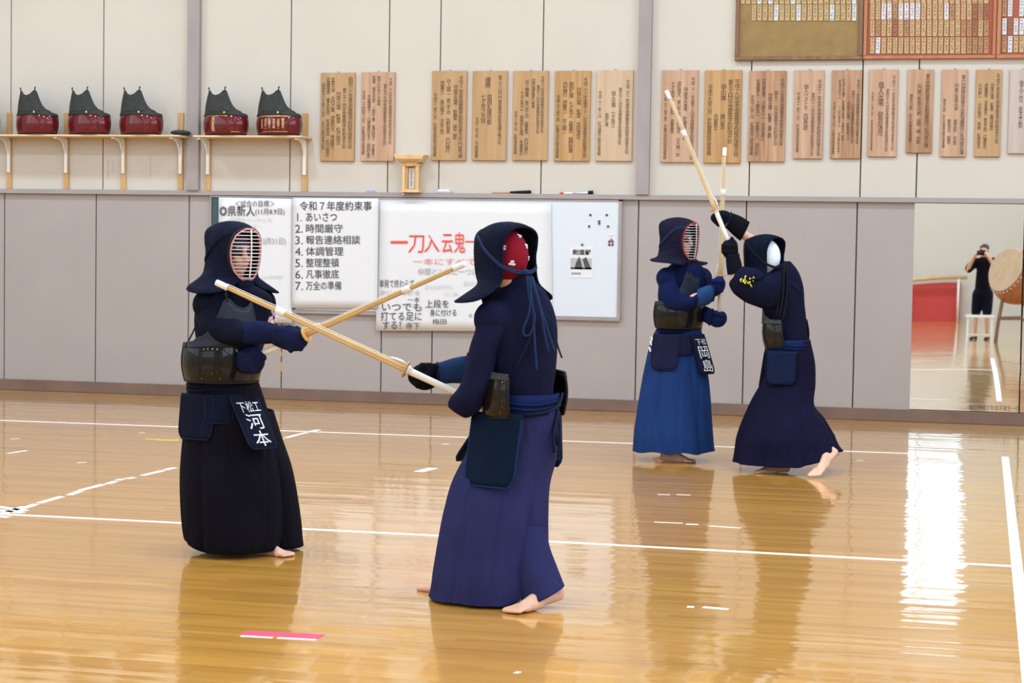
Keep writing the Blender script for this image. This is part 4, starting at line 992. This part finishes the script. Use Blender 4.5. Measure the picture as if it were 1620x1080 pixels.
fA = (R * .72 - F * .694).normalized(); fB = -fA
fC = (R * .766 - F * .643).normalized(); fD = -fC
def foot(toe, fwd, ln=.235, heelz=.016): return toe, toe - fwd * ln + UP * (heelz - toe.z)
def Gz(x, y, z): return G(x, y, z)
def hemA(cs, sn): return .03 + (.045 * max(0, (-cs - .55) / .45) if sn < .3 else 0)
def thread_patch(pts, m, n, seed, name='embroidery'):
    def f(P, t, jk, hk):
        r = random.Random(seed); l = []
        for i in range(n):
            u = (i + .5) / n; k = u * (len(pts) - 1); a = min(int(k), len(pts) - 2); q = [pts[a][e] + (pts[a + 1][e] - pts[a][e]) * (k - a) for e in range(3)]
            c0 = P(*q); dx = r.uniform(-.012, .012); dz = r.uniform(-.016, .016)
            l.append(tube([c0 + R * dx + UP * dz, c0 + R * (dx + r.uniform(-.012, .012)) + UP * (dz + r.uniform(-.02, .02))], .0035, 6))
        obj(name, join(*l), m, jk, True)
    return f
toeR, heR = foot(Gz(463, 877, .013), (R * .93 - F * .37).normalized()); toeL, heL = foot(Gz(400, 856, .013), fA, .235, .05)
fighter(dict(key='A', label='person in navy kendo armour with barred red-rimmed mask and white lettered waist tag', d=9.45, base=(385, 872), fwd=fA, head=(371, 401, 0, .93, 0.0),
    joints=dict(neck=(368, 452, 0), chest=(368, 500, 0), pelvis=(355, 600, 0), shR=(330, 482, -.08), elR=(353, 527, -.14), wrR=(425, 528, -.21), haR=(456, 533, -.23), shL=(412, 480, .10), elL=(424, 530, .04), wrL=(404, 556, -.08), haL=(395, 566, -.13)),
    toe=dict(R=toeR, L=toeL), heel=dict(R=heR, L=heL),
    torso=[(350, 446, 402, 448, .08, 0), (322, 464, 430, 468, .10, 0), (309, 485, 430, 488, .105, .02), (305, 510, 424, 512, .105, .02), (309, 535, 412, 537, .11, .01), (312, 560, 404, 560, .11, 0), (306, 590, 404, 592, .12, 0), (303, 612, 404, 612, .12, 0)],
    sleeves=[[(309, 502, 352, 474, .07, -.09), (320, 528, 368, 498, .08, -.13), (343, 544, 380, 505, .075, -.16), (368, 548, 386, 508, .065, -.18), (388, 546, 392, 511, .058, -.18)],
             [(400, 478, 436, 490, .07, .10), (405, 510, 434, 515, .07, .08), (398, 535, 424, 530, .06, .02)]],
    seams=[],
    hakama=[([(298, 602, 408, 604, .14, 0), (293, 650, 424, 655, .18, 0), (288, 700, 434, 700, .20, 0), (285, 745, 440, 745, .215, -.02), (286, 795, 445, 795, .22, -.03), (290, 840, 446, 840, .22, -.04), (297, 868, 438, 872, .20, -.05)], pleats(7, .11, 4), hemA),
            ([(375, 640, 432, 650, .10, .10), (405, 695, 447, 698, .12, .10), (418, 740, 461, 740, .13, .11), (424, 790, 471, 790, .14, .12), (428, 830, 477, 830, .14, .12), (430, 866, 480, 867, .14, .12)], pleats(5, .08, 9), lambda cs, sn: .022)],
    do=(351, 602, -.015, .176, .158, 1.0, .02), lacquer='lacquer_black', straps=[([(293, 548, -.14), (303, 530, -.12), (312, 510, -.10)], .004)],
    tare=(352, 612, 0, .160, .128), flaps=[(80, .20, .215, .10, .012, None), (38, .130, .135, .20, .026, None), (0, .165, .30, .62, .030, [('下松工', -.78, .78, .13, .33, False), ('河', -.58, .58, .36, .64, False), ('本', -.55, .55, .67, .95, False)]), (-38, .125, .125, .18, 0, None), (-74, .185, .215, .1, .004, None)], flapm='pad_A', edge='cord_navy',
    gloves=[([(385, 544, 384, 510, .050, -.18), (404, 545, 405, 507, .056, -.19), (420, 544, 424, 509, .052, -.20), (434, 543, 437, 513, .046, -.21)], [(428, 543, 430, 515, .040, -.21), (442, 550, 444, 514, .056, -.22), (458, 555, 462, 515, .064, -.23), (474, 555, 478, 519, .058, -.235), (486, 546, 488, 530, .030, -.24)], ((440, 522, -.25, .020), (474, 528, -.285, .017)), 'kote_A', 'kote_A', None, [((470, 520, -.26, .016), (476, 552, -.26, .014)), ((458, 518, -.26, .016), (460, 554, -.27, .015))]),
            ([(392, 530, 424, 530, .045, -.04), (388, 545, 418, 545, .048, -.09), (382, 556, 414, 556, .048, -.12)], [(384, 548, 412, 547, .045, -.12), (374, 562, 418, 560, .058, -.15), (373, 577, 419, 577, .060, -.155), (381, 590, 410, 591, .036, -.15)], ((402, 553, -.18, .018), (418, 566, -.19, .015)), 'kote_A', 'kote_A', None, [((380, 560, -.19, .018), (384, 584, -.19, .016)), ((398, 562, -.20, .018), (400, 587, -.20, .016))])],
    bars='bar_white', rim='rim_pink', towel='towel_navy', cords='pad_A', flapup=.006,
    extra=[thread_patch([(429, 488, -.02), (431, 500, -.02), (431, 512, -.02)], 'embroid_pink', 16, 2)],
    sword=((736, 417), (400, 566), -.15, -1, 1.20, 'bamboo', 'bamboo sword held low by the fighter with the white lettered waist tag', .262)))

toeL, heL = Gz(802, 967, .013), px(884, 945, 8.33 - .20); toeR, heR = foot(Gz(668, 927, .013), fB)
fighter(dict(key='B', order='LR', label='person in navy kendo armour seen from behind with red head towel', d=8.33, base=(790, 950), fwd=fB, head=(797, 409, 0, .93, 0.0),
    knee=dict(L=(800, 790, -.06)), joints=dict(neck=(815, 458, 0), chest=(818, 510, 0), pelvis=(828, 640, 0), shL=(778, 505, -.10), elL=(738, 632, -.13), wrL=(728, 628, .08), haL=(732, 624, .16), shR=(850, 505, .14), elR=(775, 585, .28), wrR=(700, 588, .29), haR=(672, 594, .30)),
    toe=dict(R=toeR, L=toeL), heel=dict(R=heR, L=heL),
    torso=[(802, 432, 842, 430, .062, -.01), (797, 448, 848, 446, .075, 0), (778, 466, 864, 462, .10, 0), (758, 490, 877, 488, .13, 0), (750, 520, 884, 518, .145, 0), (756, 550, 883, 548, .145, 0), (768, 585, 880, 583, .14, 0), (774, 615, 877, 615, .13, 0), (776, 648, 876, 648, .125, 0)],
    sleeves=[[(758, 500, 806, 520, .085, -.09), (743, 545, 790, 556, .09, -.11), (734, 582, 780, 596, .085, -.12), (726, 608, 768, 630, .08, -.125), (711, 628, 758, 653, .075, -.115), (706, 642, 738, 663, .050, -.10)],
             [(800, 510, 800, 580, .08, .14), (765, 540, 768, 612, .075, .22), (738, 556, 738, 612, .07, .27)]],
    seams=[([(803, 470, -.085), (818, 468, -.095), (830, 472, -.10)], .003, 'kote_B'), ([(862, 496, -.125), (872, 506, -.115), (880, 520, -.09)], .003, 'kote_B')],
    hakama=[([(774, 640, 880, 640, .13, 0), (758, 680, 884, 680, .15, 0), (736, 720, 881, 722, .17, 0), (713, 765, 870, 765, .185, -.01), (700, 810, 867, 810, .21, -.02), (691, 860, 867, 860, .23, -.03), (684, 905, 868, 905, .245, -.04), (677, 945, 869, 930, .25, -.04)], pleats(6, .13, 11), lambda cs, sn: .014 + .085 * max(0, (cs - .25) / .75) ** 1.2),
            ([(780, 760, 850, 760, .10, 0), (795, 820, 862, 820, .12, -.04), (806, 870, 868, 862, .125, -.11), (816, 915, 879, 893, .12, -.17), (828, 957, 892, 926, .10, -.215)], None, None)],
    do=(829, 658, -.02, .182, .152, 1.0, .03), lacquer='lacquer_brown', straps=[([(808, 597, -.125), (822, 570, -.155), (836, 540, -.16), (848, 510, -.15)], .006), ([(880, 538, .04), (884, 552, .05), (889, 566, .05)], .004), ([(813, 655, -.12), (845, 655, -.17), (880, 645, -.10), (890, 622, .0)], .006), ([(884, 650, -.04), (880, 680, -.10), (882, 705, -.10)], .006), ([(884, 652, -.04), (886, 690, -.10), (884, 715, -.10), (883, 728, -.10)], .007), ([(882, 648, -.04), (876, 690, -.12), (877, 715, -.11)], .007), ([(804, 652, -.14), (800, 664, -.14), (806, 664, -.14), (808, 652, -.14)], .004)],
    tare=(828, 640, 0, .150, .125), belt='belt_blue', flaps=[(-98, .25, .31, .20, .036, None), (-36, .13, .13, .2, .0, None), (0, .175, .31, .70, .010, None), (36, .13, .13, .2, 0, None), (74, .19, .25, .1, .004, None)], flapm='flap_B', edge='kote_B',
    gloves=[([(740, 562, 740, 607, .052, .275), (718, 566, 718, 606, .052, .28), (702, 571, 703, 607, .048, .285), (692, 574, 695, 607, .045, .29)], [(690, 575, 694, 608, .045, .29), (676, 574, 681, 616, .058, .295), (662, 576, 667, 617, .060, .30), (651, 584, 654, 610, .045, .30), (645, 592, 646, 602, .018, .30)], ((688, 580, .25, .018), (672, 600, .235, .015)), 'kote_B', 'kote_D', None, [((668, 578, .25, .016), (660, 610, .25, .014)), ((678, 578, .25, .016), (674, 612, .25, .014))]),
            ([(748, 618, 752, 640, .045, .02), (744, 614, 746, 638, .045, .08)], [(744, 614, 746, 638, .04, .10), (736, 612, 738, 636, .045, .16), (728, 614, 730, 634, .04, .20)], ((738, 612, .12, .016), (728, 618, .15, .014)), 'kote_B', 'kote_D')],
    bars='bar_silver', rim='rim_red', towel='towel_red', cords='cord_blue', dots=[(-38, -.020, .010), (20, .060, .010), (5, .105, .009), (30, .005, .009), (-62, .05, .009)], flapup=.01,
    tails=[([(834, 436, -.12), (837, 470, -.14), (846, 500, -.165), (840, 526, -.17), (831, 531, -.17), (828, 520, -.17), (838, 490, -.165), (840, 442, -.12)], .0045), ([(837, 438, -.115), (842, 480, -.15), (846, 540, -.17), (849, 586, -.165)], .005), ([(842, 438, -.115), (853, 480, -.15), (866, 522, -.15), (877, 556, -.13)], .006), ([(840, 440, -.12), (855, 490, -.155), (862, 530, -.16), (868, 556, -.15)], .005)],
    sword=((341, 446), (731, 625), .19, 1, 1.20, 'bamboo', 'bamboo sword of the red towelled fighter, reaching across the other fighter', .226)))

toeR, heR = foot(Gz(1101, 729, .013), (R * .95 - F * .3).normalized()); toeL, heL = foot(Gz(1078, 716, .013), fC, .235, .05)
fighter(dict(key='C', label='person in kendo armour with faded blue divided skirt facing the raised sword', d=14.0, base=(1072, 722), fwd=fC, head=(1076, 381, 0, 1.0, 0.0),
    joints=dict(neck=(1080, 418, 0), chest=(1080, 450, 0), pelvis=(1075, 520, 0), shR=(1055, 440, -.10), elR=(1072, 478, -.16), wrR=(1118, 466, -.14), haR=(1135, 455, -.13), shL=(1110, 440, .12), elL=(1104, 490, .04), wrL=(1122, 500, -.05), haL=(1137, 503, -.09)),
    toe=dict(R=toeR, L=toeL), heel=dict(R=heR, L=heL),
    torso=[(1066, 414, 1104, 416, .085, 0), (1052, 426, 1118, 428, .11, 0), (1042, 446, 1122, 450, .13, 0), (1040, 468, 1116, 470, .13, 0), (1044, 490, 1108, 492, .12, 0), (1046, 516, 1106, 517, .12, 0)],
    sleeves=[[(1040, 452, 1066, 432, .07, -.10), (1043, 472, 1080, 456, .08, -.14), (1056, 492, 1094, 468, .08, -.16), (1082, 496, 1102, 464, .07, -.16), (1100, 491, 1108, 460, .058, -.15)],
             [(1104, 440, 1122, 450, .07, .10), (1100, 478, 1116, 470, .07, .06), (1104, 505, 1114, 482, .06, .0), (1114, 508, 1122, 484, .055, -.03)]],
    hakama=[([(1043, 512, 1107, 514, .14, 0), (1030, 540, 1114, 545, .17, 0), (1020, 580, 1119, 582, .20, -.02), (1012, 620, 1124, 622, .23, -.04), (1005, 660, 1127, 660, .25, -.06), (1001, 690, 1129, 690, .26, -.08), (999, 710, 1132, 707, .26, -.09)], pleats(7, .11, 21), lambda cs, sn: .07 + .008 * math.sin(9 * cs))],
    do=(1072, 518, -.015, .176, .158, 1.0, .02), lacquer='lacquer_black',
    tare=(1074, 522, 0, .158, .126), flaps=[(80, .20, .25, .20, .036, None), (38, .125, .14, .24, .034, None), (0, .165, .29, .36, .040, [('下松', -.75, .75, .10, .26, False), ('岡', -.7, .7, .30, .61, False), ('島', -.7, .7, .64, .95, False)]), (-36, .12, .13, .14, 0, None), (-72, .185, .25, .06, .006, None)], flapm='flap_C', edge='flap_C',
    gloves=[([(1101, 486, 1103, 458, .050, -.15), (1112, 484, 1114, 453, .054, -.15), (1120, 482, 1124, 450, .052, -.145), (1128, 476, 1131, 446, .046, -.14)], [(1122, 474, 1124, 446, .042, -.14), (1130, 470, 1132, 438, .054, -.135), (1138, 466, 1142, 437, .056, -.13), (1146, 458, 1148, 446, .030, -.13)], ((1128, 444, -.185, .018), (1142, 446, -.19, .015)), 'cuff_C', 'kote_C', None, [((1134, 442, -.18, .018), (1142, 460, -.18, .015))]),
            ([(1112, 508, 1118, 485, .045, -.03), (1122, 514, 1128, 489, .046, -.06)], [(1122, 513, 1127, 490, .042, -.06), (1132, 518, 1136, 491, .052, -.085), (1143, 516, 1146, 493, .048, -.09), (1150, 508, 1150, 499, .020, -.09)], ((1130, 494, -.13, .018), (1144, 499, -.14, .015)), 'kote_C', 'kote_C')],
    bars='bar_silver', rim='rim_red', towel='towel_navy', cords='cord_blue', flapup=.05,
    extra=[lambda P, t, jk, hk: [obj('embroidery', tube([P(x, y, -.115), P(x + 2, y + 7, -.115)], .008, 6), 'tape_white', hk) for x, y in ((1030.5, 532), (1029, 539), (1027.5, 549))]],
    sword=((1146.5, 233), (1138, 500), -.10, 1, 1.16, 'bamboo_pale', 'bamboo sword held upright by the fighter in the faded blue skirt', .24)))

toeR, heR = foot(Gz(1192, 745, .013), (-R * .97 - F * .2).normalized(), .235); toeL, heL = Gz(1285, 753.5, .013), px(1321, 719, 13.5 - .33)
fighter(dict(key='D', order='LR', label='person in dark kendo armour striking with both arms raised, yellow embroidery on sleeve', d=13.5, base=(1235, 742), fwd=fD, head=(1207, 409, 0, 1.0, 0.0),
    ankle=dict(L=(1309, 709, -.30)), knee=dict(L=(1255, 645, -.06), R=(1215, 650, .02)), joints=dict(neck=(1222, 438, 0), chest=(1230, 465, 0), pelvis=(1246, 545, 0), shL=(1215, 452, -.12), elL=(1166, 452, -.14), wrL=(1161, 420, -.10), haL=(1156, 394, -.07), shR=(1248, 440, .14), elR=(1205, 392, .12), wrR=(1163, 360, .05), haR=(1138, 345, .03)),
    toe=dict(R=toeR, L=toeL), heel=dict(R=heR, L=heL),
    torso=[(1212, 424, 1250, 412, .085, 0), (1206, 440, 1264, 430, .12, 0), (1203, 465, 1272, 456, .135, 0), (1206, 490, 1274, 485, .13, 0), (1212, 515, 1276, 510, .12, 0), (1218, 545, 1279, 538, .12, 0)],
    sleeves=[[(1226, 492, 1238, 424, .09, -.08), (1204, 489, 1212, 428, .095, -.11), (1181, 481, 1188, 420, .09, -.13), (1162, 467, 1172, 421, .078, -.13), (1152, 450, 1165, 428, .055, -.13)],
             [(1240, 430, 1262, 450, .09, .10), (1212, 392, 1232, 430, .08, .14), (1196, 380, 1206, 400, .06, .12)]],
    seams=[([(1250, 444, -.13), (1258, 452, -.125), (1270, 466, -.08)], .003, 'kote_B'), ([(1249, 444, -.13), (1249, 460, -.14)], .003, 'kote_B')],
    hakama=[([(1216, 545, 1281, 537, .125, 0), (1211, 570, 1289, 572, .15, 0), (1207, 600, 1290, 607, .18, 0), (1190, 632, 1288, 640, .23, -.04), (1175, 665, 1303, 660, .28, -.08), (1165, 695, 1320, 688, .31, -.13), (1159, 731, 1334, 708, .32, -.17)], pleats(6, .11, 31), lambda cs, sn: .058 + .09 * max(0, (cs - .1) / .9))],
    do=(1246, 549, 0, .172, .135, 1.0, .12), lacquer='lacquer_brown',
    tare=(1246, 548, 0, .150, .125), belt='belt_blue', flaps=[(-112, .205, .225, .06, .034, None), (-36, .12, .12, .1, 0, None), (0, .165, .29, .16, .010, [('岩国', -.7, .7, .06, .22, False), ('田中', -.6, .6, .3, .9, True)]), (36, .12, .12, .1, 0, None), (74, .19, .225, .05, .004, None)], flapm='flap_D', edge='kote_D',
    gloves=[([(1151, 435, 1175, 429, .046, -.11), (1149, 420, 1173, 416, .048, -.10), (1148, 405, 1169, 402, .044, -.08)], [(1147, 408, 1168, 404, .044, -.08), (1141, 396, 1168, 393, .056, -.07), (1143, 385, 1166, 383, .052, -.06), (1150, 378, 1162, 378, .024, -.05)], ((1164, 396, -.11, .018), (1158, 377, -.10, .015)), 'kote_D', 'kote_D', None, [((1144, 388, -.11, .016), (1162, 390, -.12, .016)), ((1144, 398, -.11, .016), (1162, 399, -.12, .016))]),
            ([(1171, 381, 1186, 351, .046, .08), (1160, 372, 1172, 342, .048, .065), (1148, 360, 1156, 336, .044, .05)], [(1149, 359, 1154, 335, .044, .05), (1138, 359, 1143, 332, .058, .035), (1128, 352, 1131, 336, .046, .03), (1124, 346, 1125, 340, .018, .03)], ((1150, 342, 0, .018), (1136, 340, -.02, .015)), 'kote_D', 'kote_D', None, [((1132, 340, -.01, .015), (1136, 356, -.01, .014))])],
    bars='bar_silver', rim='rim_red', towel='towel_white', cords='cord_dark', flapup=.05,
    tails=[([(1242, 413, -.12), (1240, 440, -.145), (1238, 470, -.16), (1233, 500, -.16)], .007), ([(1243, 413, -.12), (1246, 445, -.145), (1243, 480, -.16), (1238, 505, -.16)], .007), ([(1241, 413, -.12), (1236, 450, -.145), (1231, 480, -.15), (1229, 498, -.15)], .006)],
    extra=[thread_patch([(1170, 446, -.235), (1178, 442, -.235), (1186, 446, -.23), (1194, 444, -.225)], 'embroid_yellow', 22, 5)],
    sword=((1054, 143), (1159, 398), -.06, 1, 1.18, 'bamboo_pale', 'bamboo sword raised high in front of the award boards by the striking fighter', .267)))
# ================================================================== what the mirror shows: the photographer and things behind the camera
def photographer():
    b = V((.06, -DW - .46, 0)); t = empty('person', b); tag(t, 'person in dark shirt and shorts taking the photo, seen in the mirror', 'person')
    f = V((-.23, .97, 0)).normalized(); s = f.cross(UP)
    at = lambda x, y, z: b + s * x + f * y + UP * z
    HM = frameM(at(0, .06, 1.50), f, (UP + f * .1).normalized())
    j = dict(neck=at(0, .0, 1.36), chest=at(0, -.02, 1.18), pelvis=at(0, -.02, .86))
    for k, q in (('R', 1), ('L', -1)):
        j['sh' + k] = at(.17 * q, -.01, 1.30); j['el' + k] = at(.26 * q, .14, 1.18); j['wr' + k] = at(.12 * q, .25, 1.40); j['ha' + k] = at(.075 * q, .27, 1.45)
        j['hip' + k] = at(.09 * q, -.02, .80); j['kn' + k] = at(.11 * q, .01, .45); j['he' + k] = at(.12 * q, -.05, .016); j['toe' + k] = at(.14 * q, .19, .013); j['an' + k] = at(.12 * q, -.01, .085)
    body = remeshed('body', body_pieces(None, j, f, HM), 'skin', t, .009, 3); face_parts(body, HM)
    remeshed('hair', fix_normals(xf(ellipsoid(V((0, -.024, .052)), V((.082, 0, 0)), V((0, .098, 0)), V((0, 0, .088))), HM)), 'hair', t, .012, 3)
    L = [capsule(at(0, 0, 1.30), .12, at(0, -.02, .92), .155)]
    for k in 'RL': L += [capsule(j['chest'] + UP * .08, .11, j['sh' + k], .085), capsule(j['sh' + k], .085, j['sh' + k].lerp(j['el' + k], .85), .07)]
    remeshed('shirt', join(*[fix_normals(q) for q in L]), 'hakama_A', t, .014, 5)
    L = [capsule(at(0, -.02, .92), .150, at(0, -.02, .84), .15)] + [capsule(j['hip' + k], .115, j['kn' + k] + UP * .08, .095) for k in 'RL']
    remeshed('shorts', join(*[fix_normals(q) for q in L]), 'jacket_A', t, .014, 4)
    for k in 'RL': remeshed('sandal', fix_normals(capsule(j['he' + k] + UP * .008, .042, j['toe' + k] + UP * .0, .036)), 'leather_dark', t, .012, 3)
    c = at(0, .285, 1.47); cm = empty('photo_camera', c); tag(cm, 'black photo camera held up to the face of the person in the mirror', 'camera')
    MC = frameM(c, f); obj('camera_body', xf(box(-.065, .065, -.03, .02, -.045, .04), MC), 'leather_dark', cm); obj('viewfinder', xf(box(-.02, .02, -.025, .012, .04, .062), MC), 'leather_dark', cm)
    obj('lens', xf(tube([V((0, .02, 0)), V((0, .05, 0)), V((0, .055, 0)), V((0, .09, 0))], [.034, .034, .037, .037], 20), MC), 'lacquer_black', cm, True)
photographer()
# big drum on its stand
dc = V((.62, -17.0, 1.10)); t = empty('drum', V((dc.x, dc.y, 0))); tag(t, 'large wooden drum with studded pale skin on a stand, seen in the mirror', 'drum')
ax = V((-.62, .70, .34)).normalized(); u, w = frame(ax)
obj('shell', tube([dc + ax * (-.32 + .64 * i / 12) for i in range(13)], [.34 + .085 * math.sin(math.pi * i / 12) for i in range(13)], 36), 'frame_red', t, True)
for s in (-1, 1):
    obj('skin', tube([dc + ax * (s * .318), dc + ax * (s * .328)], [.352, .345], 36), 'board_pale', t)
    for k in range(32):
        a = 2 * math.pi * k / 32; p = dc + ax * (s * .285) + (u * math.cos(a) + w * math.sin(a)) * .362
        obj('stud', ball(p, .011, 8), 'tape_white', t, True)
for sx_, sy_ in ((-1, -1), (1, -1), (1, 1), (-1, 1)): obj('stand_leg', tube([V((dc.x + sx_ * .30, dc.y + sy_ * .26, 0)), V((dc.x + sx_ * .20, dc.y + sy_ * .16, .80))], .028, 8), 'frame_brown', t)
for s in (-1, 1): obj('stand_rail', box(dc.x - .27, dc.x + .27, dc.y + s * .21 - .025, dc.y + s * .21 + .025, .42, .47), 'frame_brown', t)
# white stool
q = V((.03, -16.65, 0)); t = empty('stool', q); tag(t, 'white stool standing before the photographer, seen in the mirror', 'stool')
obj('seat', box(q.x - .26, q.x + .26, q.y - .15, q.y + .15, .47, .51), 'white_enamel', t)
for sx_, sy_ in ((-1, -1), (1, -1), (1, 1), (-1, 1)): obj('leg', box(q.x + sx_ * .22 - .018, q.x + sx_ * .22 + .018, q.y + sy_ * .11 - .018, q.y + sy_ * .11 + .018, 0, .47), 'white_enamel', t)
obj('stretcher', box(q.x - .21, q.x + .21, q.y - .015, q.y + .015, .14, .17), 'white_enamel', t)
tag(obj('floor_mat', box(-2.0, -.45, YREAR + .02, YREAR + .16, .001, .82, .01), 'mat_red'), 'red padded mat standing against the far end wall, seen in the mirror', 'mat')
t = empty('rail', V((-1.4, YREAR + .2, 0))); tag(t, 'wooden rail on posts before the far end wall, seen in the mirror', 'rail')
obj('bar', tube([V((-3.2, YREAR + .32, .92)), V((-.3, YREAR + .32, .92))], .04, 10), 'pine', t, True)
for x in (-3.0, -1.7, -.5): obj('post', tube([V((x, YREAR + .32, 0)), V((x, YREAR + .32, .9))], .03, 8), 'white_enamel', t, True)
